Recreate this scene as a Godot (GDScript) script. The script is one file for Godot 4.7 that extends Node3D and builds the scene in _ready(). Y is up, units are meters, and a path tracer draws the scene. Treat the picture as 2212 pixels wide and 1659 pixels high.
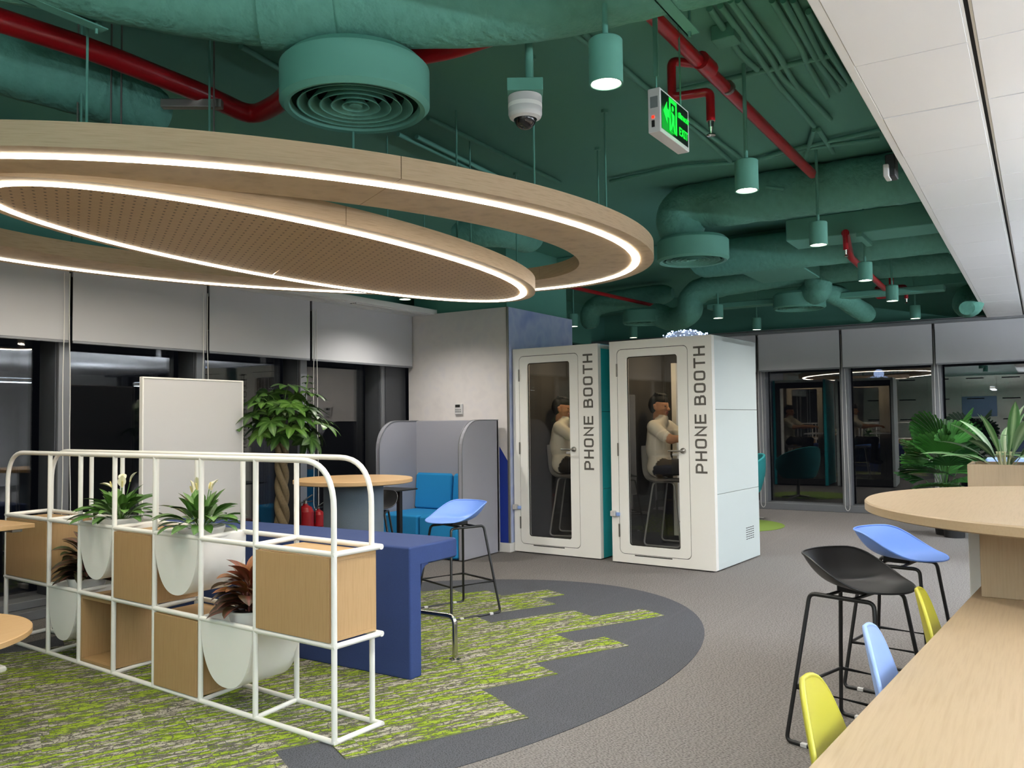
extends Node3D
# An office lounge at night: phone booths, an upholstered bench, a tube-frame shelf with plants and oval ring lights.
# World: x along the far window wall (to the right), -z away along the left window wall, y up, metres; the eye stands at x = z = 0.

const F := 1811.35
const EYE := Vector3(0, 1.42, 0)
const SLAB := 3.4
var CB: Basis
var M := {}
var taken := {}
var rng := RandomNumberGenerator.new()

# ---- photo pixel -> point on a known plane (floor, wall, ceiling level)
func ray(u: float, v: float) -> Vector3:
	return CB * Vector3((u - 1106.0) / F, -(v - 829.5) / F, -1.0)
func P(u: float, v: float, y: float = 0.0) -> Vector3:
	var d := ray(u, v)
	return EYE + d * ((y - EYE.y) / d.y)
func PX(u: float, v: float, x: float) -> Vector3:
	var d := ray(u, v)
	return EYE + d * (x / d.x)
func PZ(u: float, v: float, z: float) -> Vector3:
	var d := ray(u, v)
	return EYE + d * (z / d.z)
func PV(u: float, v: float, b: Vector3) -> Vector3:
	var d := ray(u, v)
	var h := Vector2(b.x, b.z).length() / Vector2(d.x, d.z).length()
	return Vector3(b.x, EYE.y + d.y * h, b.z)

# ---- mesh builder: outward faces given counter-clockwise, stored clockwise
class MB:
	var v := PackedVector3Array()
	var n := PackedVector3Array()
	var t := PackedVector2Array()
	var c := PackedColorArray()
	var i := PackedInt32Array()
	var col := Color.WHITE
	var tint := false
	func pt(p: Vector3, q: Vector3, uv := Vector2.ZERO) -> int:
		v.append(p); n.append(q); t.append(uv); c.append(col)
		return v.size() - 1
	func tri(a: int, b: int, d: int) -> void:
		i.append(a); i.append(d); i.append(b)
	func quad(a: Vector3, b: Vector3, d: Vector3, e: Vector3) -> void:
		var q := (b - a).cross(e - a).normalized()
		var k := pt(a, q, Vector2(0, 0)); pt(b, q, Vector2(1, 0)); pt(d, q, Vector2(1, 1)); pt(e, q, Vector2(0, 1))
		tri(k, k + 1, k + 2); tri(k, k + 2, k + 3)
	func mesh() -> ArrayMesh:
		var a := []
		a.resize(Mesh.ARRAY_MAX)
		a[Mesh.ARRAY_VERTEX] = v; a[Mesh.ARRAY_NORMAL] = n; a[Mesh.ARRAY_TEX_UV] = t; a[Mesh.ARRAY_INDEX] = i
		if tint: a[Mesh.ARRAY_COLOR] = c
		var m := ArrayMesh.new()
		m.add_surface_from_arrays(Mesh.PRIMITIVE_TRIANGLES, a)
		return m

func mb() -> MB: return MB.new()

# box, edges chamfered by b
func bx(m: MB, c: Vector3, s: Vector3, b := 0.0, xf := Transform3D()) -> MB:
	var h := s / 2.0
	b = minf(b, minf(h.x, minf(h.y, h.z)) * 0.95)
	var id := {}
	for ax in 3:
		for sg in [-1, 1]:
			var nn := Vector3.ZERO
			nn[ax] = sg
			for su in [-1, 1]:
				for sv in [-1, 1]:
					var p := Vector3.ZERO
					var u := (ax + 1) % 3
					var w := (ax + 2) % 3
					p[ax] = sg * h[ax]; p[u] = su * (h[u] - b); p[w] = sv * (h[w] - b)
					var key := [sg, su, sv]
					var cs := [0, 0, 0]
					cs[ax] = sg; cs[u] = su; cs[w] = sv
					id[[ax, cs[0], cs[1], cs[2]]] = m.pt(xf * (c + p), xf.basis * nn, Vector2(su * 0.5 + 0.5, sv * 0.5 + 0.5))
			var g := func(su: int, sv: int) -> int:
				var cs := [0, 0, 0]
				cs[ax] = sg; cs[(ax + 1) % 3] = su; cs[(ax + 2) % 3] = sv
				return id[[ax, cs[0], cs[1], cs[2]]]
			if sg > 0:
				m.tri(g.call(-1, -1), g.call(1, -1), g.call(1, 1)); m.tri(g.call(-1, -1), g.call(1, 1), g.call(-1, 1))
			else:
				m.tri(g.call(-1, -1), g.call(1, 1), g.call(1, -1)); m.tri(g.call(-1, -1), g.call(-1, 1), g.call(1, 1))
	if b <= 0.0: return m
	for ax in 3: # edges along ax, between faces u and w
		var u := (ax + 1) % 3
		var w := (ax + 2) % 3
		for su in [-1, 1]:
			for sw in [-1, 1]:
				var q := func(face: int, e: int) -> int:
					var cs := [0, 0, 0]
					cs[ax] = e; cs[u] = su; cs[w] = sw
					return id[[face, cs[0], cs[1], cs[2]]]
				var A: int = q.call(u, -1); var B: int = q.call(w, -1); var C: int = q.call(w, 1); var D: int = q.call(u, 1)
				if su * sw > 0:
					m.tri(A, B, C); m.tri(A, C, D)
				else:
					m.tri(A, C, B); m.tri(A, D, C)
	for sx in [-1, 1]:
		for sy in [-1, 1]:
			for sz in [-1, 1]:
				var a: int = id[[0, sx, sy, sz]]; var bb: int = id[[1, sx, sy, sz]]; var d: int = id[[2, sx, sy, sz]]
				if sx * sy * sz > 0: m.tri(a, bb, d)
				else: m.tri(a, d, bb)
	return m

# box between two corners
func bb(m: MB, a: Vector3, b: Vector3, bev := 0.0) -> MB:
	return bx(m, (a + b) / 2.0, (b - a).abs(), bev)

# round bar along points; rr may be a number or one radius a point
func tube(m: MB, pts: Array, rr, segs := 10, closed := false, caps := true) -> MB:
	var cnt := pts.size()
	var dirs := []
	for k in cnt:
		var a: Vector3 = pts[(k - 1 + cnt) % cnt] if (closed or k > 0) else pts[k]
		var b: Vector3 = pts[(k + 1) % cnt] if (closed or k < cnt - 1) else pts[k]
		dirs.append((b - a).normalized())
	var d0: Vector3 = dirs[0]
	var up := Vector3.UP if absf(d0.y) < 0.9 else Vector3.RIGHT
	var x := d0.cross(up).normalized()
	var rows := []
	for k in cnt + (1 if closed else 0):
		var kk := k % cnt
		var d: Vector3 = dirs[kk]
		x = (x - d * x.dot(d)).normalized()
		var y := d.cross(x)
		var r: float = rr[kk] if rr is Array else rr
		var row := []
		for s in segs + 1:
			var an := TAU * s / segs
			var nn := x * cos(an) + y * sin(an)
			row.append(m.pt(pts[kk] + nn * r, nn, Vector2(float(s) / segs, float(k) / maxf(1, cnt - 1))))
		rows.append(row)
	for k in rows.size() - 1:
		for s in segs:
			m.tri(rows[k][s], rows[k][s + 1], rows[k + 1][s + 1]); m.tri(rows[k][s], rows[k + 1][s + 1], rows[k + 1][s])
	if caps and not closed:
		for e in [0, cnt - 1]:
			var d: Vector3 = dirs[e] * (-1.0 if e == 0 else 1.0)
			var ce := m.pt(pts[e], d)
			var ring := []
			for s in segs + 1: ring.append(m.pt(m.v[rows[e][s]], d))
			for s in segs:
				if e == 0: m.tri(ce, ring[s + 1], ring[s])
				else: m.tri(ce, ring[s], ring[s + 1])
	return m

# rounds the corners of a polyline
func soft(pts: Array, r: float, k := 5) -> Array:
	var o := [pts[0]]
	for j in range(1, pts.size() - 1):
		var a: Vector3 = pts[j - 1]; var b: Vector3 = pts[j]; var c: Vector3 = pts[j + 1]
		var rr := minf(r, minf(a.distance_to(b), b.distance_to(c)) * 0.49)
		var p := b + (a - b).normalized() * rr
		var q := b + (c - b).normalized() * rr
		for s in k + 1:
			var t := float(s) / k
			o.append(p.lerp(b, t).lerp(b.lerp(q, t), t))
	o.append(pts[-1])
	return o

# smooth curve through points
func curve(pts: Array, k := 6) -> Array:
	var o := []
	for j in pts.size() - 1:
		var a: Vector3 = pts[maxi(j - 1, 0)]; var b: Vector3 = pts[j]; var c: Vector3 = pts[j + 1]; var d: Vector3 = pts[mini(j + 2, pts.size() - 1)]
		for s in k: o.append(b.cubic_interpolate(c, a, d, float(s) / k))
	o.append(pts[-1])
	return o

# turned shape: profile of (radius, height), sharp between spans unless smooth
func lathe(m: MB, pr: Array, segs := 32, xf := Transform3D(), smooth := false, sx := 1.0, sz := 1.0) -> MB:
	for k in pr.size() - 1:
		var a: Vector2 = pr[k]; var b: Vector2 = pr[k + 1]
		var na := Vector2((b - a).y, -(b - a).x).normalized(); var nb := na
		if smooth:
			var p: Vector2 = pr[maxi(k - 1, 0)]; var q: Vector2 = pr[mini(k + 2, pr.size() - 1)]
			na = Vector2((b - p).y, -(b - p).x).normalized(); nb = Vector2((q - a).y, -(q - a).x).normalized()
		var prev := []
		for s in segs + 1:
			var an := TAU * s / segs
			var cs := cos(an); var sn := sin(an)
			var i0 := m.pt(xf * Vector3(a.x * cs * sx, a.y, a.x * sn * sz), (xf.basis * Vector3(na.x * cs / sx, na.y, na.x * sn / sz)).normalized(), Vector2(float(s) / segs, 0))
			var i1 := m.pt(xf * Vector3(b.x * cs * sx, b.y, b.x * sn * sz), (xf.basis * Vector3(nb.x * cs / sx, nb.y, nb.x * sn / sz)).normalized(), Vector2(float(s) / segs, 1))
			if s > 0:
				m.tri(prev[0], prev[1], i1); m.tri(prev[0], i1, i0)
			prev = [i0, i1]
	return m

# polygon (counter-clockwise in x, y) extruded along +z by d
func extr(m: MB, poly: Array, d: float, xf := Transform3D(), smooth_sides := false) -> MB:
	var pp := PackedVector2Array(poly)
	if Geometry2D.is_polygon_clockwise(pp): pp.reverse()
	var tr := Geometry2D.triangulate_polygon(pp)
	for face in 2:
		var z := d if face == 0 else 0.0
		var nn := xf.basis * Vector3(0, 0, 1 if face == 0 else -1)
		var k := m.v.size()
		for p in pp: m.pt(xf * Vector3(p.x, p.y, z), nn, p)
		for j in range(0, tr.size(), 3):
			var ar := (pp[tr[j + 1]] - pp[tr[j]]).cross(pp[tr[j + 2]] - pp[tr[j]])
			var o := [tr[j], tr[j + 1], tr[j + 2]] if (ar > 0) == (face == 0) else [tr[j], tr[j + 2], tr[j + 1]]
			m.tri(k + o[0], k + o[1], k + o[2])
	side(m, pp, d, xf, smooth_sides, false)
	return m

func side(m: MB, pp: PackedVector2Array, d: float, xf: Transform3D, smooth_sides: bool, inward: bool) -> void:
	var cnt := pp.size()
	for j in cnt:
		var a := pp[j]; var b := pp[(j + 1) % cnt]
		var e := (b - a).normalized()
		var na := Vector2(e.y, -e.x); var nb := na
		if smooth_sides:
			var z := pp[(j - 1 + cnt) % cnt]; var y := pp[(j + 2) % cnt]
			var ea := (b - z).normalized(); var eb := (y - a).normalized()
			na = Vector2(ea.y, -ea.x); nb = Vector2(eb.y, -eb.x)
		var s := -1.0 if inward else 1.0
		var Na := (xf.basis * Vector3(na.x, na.y, 0) * s).normalized(); var Nb := (xf.basis * Vector3(nb.x, nb.y, 0) * s).normalized()
		var k := m.pt(xf * Vector3(a.x, a.y, 0), Na, Vector2(0, 0)); m.pt(xf * Vector3(b.x, b.y, 0), Nb, Vector2(1, 0)); m.pt(xf * Vector3(b.x, b.y, d), Nb, Vector2(1, 1)); m.pt(xf * Vector3(a.x, a.y, d), Na, Vector2(0, 1))
		if inward:
			m.tri(k, k + 2, k + 1); m.tri(k, k + 3, k + 2)
		else:
			m.tri(k, k + 1, k + 2); m.tri(k, k + 2, k + 3)

# flat ring between two loops with the same number of points, extruded by d
func ringx(m: MB, outer: Array, inner: Array, d: float, xf := Transform3D(), smooth_sides := true) -> MB:
	var cnt := outer.size()
	for face in 2:
		var z := d if face == 0 else 0.0
		var nn := xf.basis * Vector3(0, 0, 1 if face == 0 else -1)
		for j in cnt:
			var a: Vector2 = outer[j]; var b: Vector2 = outer[(j + 1) % cnt]; var e: Vector2 = inner[(j + 1) % cnt]; var f: Vector2 = inner[j]
			var k := m.pt(xf * Vector3(a.x, a.y, z), nn, a); m.pt(xf * Vector3(b.x, b.y, z), nn, b); m.pt(xf * Vector3(e.x, e.y, z), nn, e); m.pt(xf * Vector3(f.x, f.y, z), nn, f)
			if face == 0:
				m.tri(k, k + 1, k + 2); m.tri(k, k + 2, k + 3)
			else:
				m.tri(k, k + 2, k + 1); m.tri(k, k + 3, k + 2)
	side(m, PackedVector2Array(outer), d, xf, smooth_sides, false)
	side(m, PackedVector2Array(inner), d, xf, smooth_sides, true)
	return m

func rrect(x0: float, y0: float, x1: float, y1: float, r: float, k := 6) -> Array:
	var o := []
	var cs := [Vector2(x1 - r, y0 + r), Vector2(x1 - r, y1 - r), Vector2(x0 + r, y1 - r), Vector2(x0 + r, y0 + r)]
	for q in 4:
		for s in k + 1:
			var an := -PI / 2 + q * PI / 2 + PI / 2 * s / k
			o.append(cs[q] + Vector2(cos(an), sin(an)) * r)
	return o

func oval(a: float, b: float, k := 64, c := Vector2.ZERO, turn := 0.0) -> Array:
	var o := []
	for s in k:
		var an := TAU * s / k
		o.append(c + Vector2(cos(an) * a, sin(an) * b).rotated(turn))
	return o

# sheet from a function of (u, v) in 0..1, smooth
func sheet(m: MB, f: Callable, nu: int, nv: int, flip := false) -> MB:
	var k0 := m.v.size()
	for a in nu + 1:
		for b in nv + 1:
			var u := float(a) / nu; var w := float(b) / nv
			var p: Vector3 = f.call(u, w)
			var du: Vector3 = f.call(minf(u + 0.01, 1.0), w) - f.call(maxf(u - 0.01, 0.0), w)
			var dv: Vector3 = f.call(u, minf(w + 0.01, 1.0)) - f.call(u, maxf(w - 0.01, 0.0))
			var q := du.cross(dv).normalized()
			m.pt(p, -q if flip else q, Vector2(u, w))
	for a in nu:
		for b in nv:
			var k := k0 + a * (nv + 1) + b
			var l := k + nv + 1
			if flip:
				m.tri(k, l + 1, l); m.tri(k, k + 1, l + 1)
			else:
				m.tri(k, l, l + 1); m.tri(k, l + 1, k + 1)
	return m

# x,z-plane loop laid flat: polygon y -> -z so that up stays up
func flat(y := 0.0) -> Transform3D:
	return Transform3D(Basis(Vector3(1, 0, 0), Vector3(0, 0, -1), Vector3(0, 1, 0)), Vector3(0, y, 0))

# ---- objects
func numbered(called: String) -> String:
	taken[called] = int(taken.get(called, -1)) + 1
	return called if taken[called] == 0 else "%s_%03d" % [called, taken[called]]

func tag(o: Node, label: String, category: String, group := "") -> Node:
	o.set_meta("label", label); o.set_meta("category", category)
	if group: o.set_meta("group", group)
	return o

func thing(called: String, label: String, category: String, at := Vector3.ZERO, turn := 0.0, group := "") -> Node3D:
	var o := Node3D.new()
	o.name = numbered(called)
	add_child(o)
	o.position = at; o.rotation.y = turn
	tag(o, label, category, group)
	return o

func obj(called: String, m, mat: Material, parent: Node = self, xf := Transform3D()) -> MeshInstance3D:
	var o := MeshInstance3D.new()
	o.mesh = m.mesh() if m is MB else m
	o.material_override = null
	o.set_surface_override_material(0, mat)
	o.name = numbered(called) if parent == self else called
	parent.add_child(o, true)
	o.transform = xf
	return o

func struct(called: String, m, mat: Material) -> MeshInstance3D:
	var o := obj(called, m, mat)
	o.set_meta("kind", "structure")
	return o

func noise_tex(seed_: int, freq: float, cols: Array, size := 512, octaves := 4, kind := FastNoiseLite.TYPE_SIMPLEX_SMOOTH, normal := 0.0) -> NoiseTexture2D:
	var fn := FastNoiseLite.new()
	fn.seed = seed_; fn.frequency = freq; fn.noise_type = kind; fn.fractal_octaves = octaves
	var t := NoiseTexture2D.new()
	t.width = size; t.height = size; t.seamless = true; t.noise = fn
	if normal > 0.0:
		t.as_normal_map = true; t.bump_strength = normal
	elif cols:
		var g := Gradient.new()
		var off := PackedFloat32Array(); var cc := PackedColorArray()
		for k in cols.size():
			off.append(float(k) / (cols.size() - 1)); cc.append(cols[k])
		g.offsets = off; g.colors = cc
		t.color_ramp = g
	return t

func mat(key: String, col: Color, rough := 0.6, metal := 0.0, spec := 0.5) -> StandardMaterial3D:
	var m := StandardMaterial3D.new()
	m.resource_name = key
	m.albedo_color = col; m.roughness = rough; m.metallic = metal; m.metallic_specular = spec
	M[key] = m
	return m

func texmat(key: String, tex: Texture2D, scale: Vector3, rough := 0.7, world := false, spec := 0.5) -> StandardMaterial3D:
	var m := mat(key, Color.WHITE, rough, 0.0, spec)
	m.albedo_texture = tex
	m.uv1_triplanar = true; m.uv1_world_triplanar = world; m.uv1_scale = scale
	return m

func glow(key: String, col: Color, e: float) -> StandardMaterial3D:
	var m := mat(key, col, 0.5)
	m.emission_enabled = true; m.emission = col; m.emission_energy_multiplier = e
	return m

func c8(r: int, g: int, b: int) -> Color: return Color8(r, g, b)

const GREEN := Color8(88, 148, 132)
const W1X := -6.23      # plane of the roller blinds on the left window wall
const W2Z := -13.15     # plane of the roller blinds on the far window wall
const MOD := 1.243      # window module
const CEIL := 2.75      # white tile ceiling

func _ready() -> void:
	rng.seed = 20240611
	CB = Basis.from_euler(Vector3(0.0438745, 0.562967, -0.0120110))
	var cam := Camera3D.new()
	cam.name = "camera"
	add_child(cam)
	cam.transform = Transform3D(CB, EYE)
	cam.fov = rad_to_deg(2.0 * atan(829.5 / F))
	cam.near = 0.05; cam.far = 100.0
	cam.current = true
	var we := WorldEnvironment.new()
	var e := Environment.new()
	e.background_mode = Environment.BG_COLOR
	e.background_color = Color(0.012, 0.014, 0.02)
	e.tonemap_mode = Environment.TONE_MAPPER_LINEAR
	e.tonemap_exposure = EXPO
	e.sdfgi_enabled = true; e.ssao_enabled = true; e.ssil_enabled = true
	we.environment = e
	add_child(we)
	materials()
	office_lights()
	structure()
	windows()
	carpet()
	tile_ceiling()
	ring_lights()
	services()
	pendants()
	phone_booths()
	shelf()
	bench()
	lounge()
	stools()
	right_side()
	left_side()
	small_things()

const EXPO := 1.8

# long pendants of the open office to the right and behind, seen only in the night glass; their upward glow is added to brighten the ceiling
const PANELS := [[1.7, -1.6], [1.7, -4.6], [1.7, -7.6], [1.7, -10.6], [4.4, -1.6], [4.4, -4.6], [4.4, -7.6], [4.4, -10.6], [1.7, 1.8], [4.4, 1.8], [-1.2, 2.0]]
const DOWN_E := 2.2
const ADDED_UP_E := 10.0
func office_lights() -> void:
	for p in PANELS:
		var y := 2.22
		var t := thing("linear_pendant", "long white pendant light hung over the open office, glowing down, with an added glow upwards", "ceiling light", Vector3(p[0], y, p[1]), 0.0, "office pendant lights")
		obj("body", bx(mb(), Vector3.ZERO, Vector3(0.14, 0.06, 1.5), 0.004), M.white_paint, t)
		obj("diffuser", bx(mb(), Vector3(0, -0.032, 0), Vector3(0.12, 0.006, 1.46)), M.cool_glow, t)
		obj("added_up_glow", bx(mb(), Vector3(0, 0.032, 0), Vector3(0.12, 0.006, 1.46)), M.cool_glow, t)  # added upper face, lifts the light on the white ceiling
		var top := CEIL if p[0] > 0.0 else SLAB
		for z in [-0.6, 0.6]: obj("hanger_wire", tube(mb(), [Vector3(0, 0.03, z), Vector3(0, top - y, z)], 0.002, 5), M.steel, t)
		for s in [-1, 1]:
			var a := AreaLight3D.new()
			a.name = "tube_light"
			a.area_size = Vector2(0.12, 1.46)
			a.light_color = Color(0.92, 0.96, 1.0)
			a.light_energy = DOWN_E if s < 0 else ADDED_UP_E  # upward half is an added fill for ceiling and ducts
			a.area_range = 30.0
			a.shadow_enabled = true
			t.add_child(a, true)
			a.position = Vector3(0, 0.042 * s, 0)
			a.rotation.x = -PI / 2 if s < 0 else PI / 2

func materials() -> void:
	var oak := [c8(170, 135, 91), c8(179, 145, 100), c8(184, 150, 106), c8(174, 140, 96)]
	var t_oak := noise_tex(3, 0.03, oak, 512, 5)
	texmat("oak_v", t_oak, Vector3(7.0, 0.25, 7.0), 0.55)     # grain upright
	texmat("oak_x", t_oak, Vector3(0.25, 7.0, 7.0), 0.5)      # grain along x
	texmat("oak_z", t_oak, Vector3(7.0, 7.0, 0.25), 0.5)
	var pale := [c8(153, 130, 100), c8(158, 136, 107), c8(163, 141, 112), c8(156, 133, 103)]
	var t_pale := noise_tex(11, 0.03, pale, 512, 5)
	texmat("desk_z", t_pale, Vector3(5.0, 5.0, 0.22), 0.42)
	texmat("desk_v", t_pale, Vector3(5.0, 0.22, 5.0), 0.5)
	var veneer := [c8(176, 148, 116), c8(196, 168, 134), c8(204, 177, 143), c8(186, 158, 125)]
	var t_ven := noise_tex(7, 0.035, veneer, 512, 5)
	texmat("veneer", t_ven, Vector3(0.35, 5.0, 0.35), 0.5)
	mat("oak_edge", c8(176, 140, 96), 0.6)
	mat("perf_dark", c8(58, 44, 32), 0.9)
	mat("white_paint", c8(232, 230, 226), 0.45)
	mat("white_tube", c8(242, 240, 234), 0.35)
	mat("trough_white", c8(246, 244, 239), 0.5)
	mat("white_tile", c8(240, 239, 239), 0.6)
	mat("tile_gap", c8(14, 13, 14), 0.95)
	mat("booth_white", c8(246, 244, 238), 0.5)
	mat("booth_side", c8(206, 215, 213), 0.5)
	mat("booth_teal", c8(38, 182, 190), 0.45)
	mat("booth_ink", c8(96, 92, 86), 0.6)
	texmat("felt_dark", noise_tex(21, 0.2, [c8(48, 47, 46), c8(62, 61, 60)], 256, 3), Vector3(3, 3, 3), 0.95)
	mat("seam", c8(28, 26, 24), 0.9)
	mat("steel", c8(150, 146, 140), 0.35, 0.9)
	mat("chrome", c8(200, 198, 192), 0.12, 1.0)
	mat("black_metal", c8(22, 22, 23), 0.45)
	mat("black_plastic", c8(30, 30, 31), 0.42)
	mat("dark_frame", c8(74, 76, 80), 0.4, 0.3)
	mat("grey_frame", c8(128, 130, 134), 0.4, 0.3)
	mat("kick_grey", c8(96, 98, 100), 0.6)
	mat("shell_blue", c8(112, 152, 232), 0.4)
	mat("shell_pale", c8(150, 178, 232), 0.45)
	mat("shell_yellow", c8(176, 168, 48), 0.45)
	mat("shell_black", c8(26, 26, 28), 0.4)
	mat("red_paint", c8(150, 18, 26), 0.3)
	mat("rope", c8(222, 220, 214), 0.8)
	mat("soil", c8(42, 30, 22), 1.0)
	mat("soft_white", c8(198, 197, 196), 0.6)
	var pane := mat("glass", Color(0.02, 0.02, 0.025, 0.02), 0.0)
	pane.transparency = BaseMaterial3D.TRANSPARENCY_ALPHA
	var tint := mat("tint_glass", Color(0.015, 0.017, 0.018, 0.30), 0.0)
	tint.transparency = BaseMaterial3D.TRANSPARENCY_ALPHA
	var t_blind := noise_tex(31, 0.35, [c8(186, 187, 190), c8(198, 198, 200)], 256, 2)
	texmat("blind", t_blind, Vector3(4, 4, 4), 0.9)
	texmat("sofa_grey", noise_tex(33, 0.25, [c8(150, 150, 158), c8(168, 168, 176)], 256, 3), Vector3(4, 4, 4), 0.95)
	texmat("sofa_blue", noise_tex(35, 0.25, [c8(26, 134, 196), c8(40, 152, 212)], 256, 3), Vector3(4, 4, 4), 0.95)
	texmat("bench_cloth", noise_tex(37, 0.16, [c8(27, 44, 88), c8(40, 60, 108), c8(33, 51, 97)], 512, 4), Vector3(2, 2, 2), 0.95)
	texmat("cloth_slate", noise_tex(39, 0.25, [c8(74, 84, 94), c8(108, 118, 126)], 256, 3), Vector3(3.5, 3.5, 3.5), 0.95)
	texmat("velvet_teal", noise_tex(40, 0.2, [c8(22, 118, 122), c8(36, 140, 142)], 256, 3), Vector3(3, 3, 3), 0.85)
	texmat("pillar_grey", noise_tex(41, 0.012, [c8(216, 210, 208), c8(224, 218, 215), c8(217, 212, 213)], 512, 3), Vector3(0.6, 0.6, 0.6), 0.5)
	texmat("pillar_blue", noise_tex(43, 0.010, [c8(150, 164, 214), c8(190, 200, 228), c8(166, 180, 220)], 512, 3), Vector3(0.45, 0.45, 0.45), 0.35)
	mat("deep_blue", c8(38, 58, 148), 0.4)
	texmat("duct_green", noise_tex(45, 0.02, [GREEN.darkened(0.06), GREEN, GREEN.lightened(0.05)], 512, 5), Vector3(1.2, 1.2, 1.2), 0.75)
	M.duct_green.normal_enabled = true
	M.duct_green.normal_texture = noise_tex(46, 0.03, [], 512, 5, FastNoiseLite.TYPE_SIMPLEX_SMOOTH, 8.0)
	M.duct_green.normal_scale = 0.6
	mat("green_paint", GREEN, 0.7)
	mat("slab_green", GREEN, 0.85)
	texmat("wall_white", noise_tex(47, 0.02, [c8(216, 214, 210), c8(222, 220, 217)], 256, 3), Vector3(1, 1, 1), 0.8)
	glow("warm_strip", Color(1.0, 0.95, 0.86), 7.0)
	glow("lamp_face", Color(1.0, 0.96, 0.88), 9.0)
	glow("cool_glow", Color(0.86, 0.93, 1.0), 5.0)
	glow("exit_green", Color(0.03, 0.85, 0.2), 0.6)
	glow("led_red", Color(1.0, 0.12, 0.05), 2.0)
	glow("fairy", Color(0.72, 0.82, 1.0), 4.0)
	glow("booth_lamp", Color(1.0, 0.93, 0.8), 4.0)
	# carpets: looped pile, taupe outside and charcoal in the oval
	texmat("carpet_taupe", noise_tex(51, 0.045, [c8(62, 60, 58), c8(106, 102, 99), c8(138, 134, 130), c8(92, 89, 86)], 1024, 6), Vector3(1.3, 1.3, 2.6), 1.0, true, 0.1)
	texmat("carpet_dark", noise_tex(53, 0.06, [c8(40, 41, 43), c8(70, 71, 75), c8(96, 98, 102), c8(56, 58, 61)], 1024, 6), Vector3(1.5, 1.5, 2.4), 1.0, true, 0.1)
	for k in ["carpet_taupe", "carpet_dark"]:
		M[k].normal_enabled = true
		M[k].normal_scale = 0.7
	M.carpet_taupe.normal_texture = noise_tex(52, 0.15, [], 1024, 3, FastNoiseLite.TYPE_SIMPLEX_SMOOTH, 5.0)
	M.carpet_dark.normal_texture = M.carpet_taupe.normal_texture
	lime_carpet()
	var lf := mat("leaf", Color.WHITE, 0.4)
	lf.vertex_color_use_as_albedo = true
	var sk := mat("person", Color.WHITE, 0.75)
	sk.vertex_color_use_as_albedo = true
	mat("hair", c8(18, 15, 14), 0.55)

# printed carpet plank: streaks of lime, olive, cream and grey cut by fine dark cracks
func lime_carpet() -> void:
	var w := 1024
	var h := 512
	var img := Image.create(w, h, false, Image.FORMAT_RGB8)
	var a := FastNoiseLite.new(); a.seed = 61; a.frequency = 0.01; a.fractal_octaves = 3
	var b := FastNoiseLite.new(); b.seed = 62; b.frequency = 0.05; b.fractal_octaves = 3
	var d := FastNoiseLite.new(); d.seed = 63; d.noise_type = FastNoiseLite.TYPE_CELLULAR; d.frequency = 0.035; d.cellular_return_type = FastNoiseLite.RETURN_DISTANCE2_SUB
	var g := FastNoiseLite.new(); g.seed = 64; g.frequency = 0.25; g.fractal_octaves = 2
	var grey := c8(112, 111, 106); var taupe := c8(134, 127, 116); var cream := c8(204, 198, 182); var lime := c8(172, 198, 66); var olive := c8(122, 146, 44); var dk := c8(88, 88, 84)
	for y in h:
		for x in w:
			# broad streaks along the plank choose the ground, ragged islands of colour lie on it
			var s := a.get_noise_2d(x * 0.4, y * 2.8) * 1.9
			var e := b.get_noise_2d(x * 0.45, y * 1.3) * 1.5 + g.get_noise_2d(x * 0.7, y) * 0.55
			var c := grey if s > -0.15 else taupe
			if s + e * 0.8 > 0.42: c = lime
			elif s - e * 0.7 > 0.30: c = olive
			elif -s + e * 0.8 > 0.46: c = cream
			elif e < -0.62: c = dk
			# net of fine cracks where the ground shows through
			if d.get_noise_2d(x * 0.9, y * 1.1) < -0.86 and c != grey: c = c8(104, 104, 96)
			img.set_pixel(x, y, c * 0.80 * (1.0 + g.get_noise_2d(x * 1.7 + 50, y * 1.7) * 0.22))
	var m := mat("lime", Color.WHITE, 1.0, 0.0, 0.1)
	m.albedo_texture = ImageTexture.create_from_image(img)
	m.normal_enabled = true; m.normal_scale = 0.5
	m.normal_texture = noise_tex(65, 0.2, [], 512, 3, FastNoiseLite.TYPE_SIMPLEX_SMOOTH, 5.0)

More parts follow.
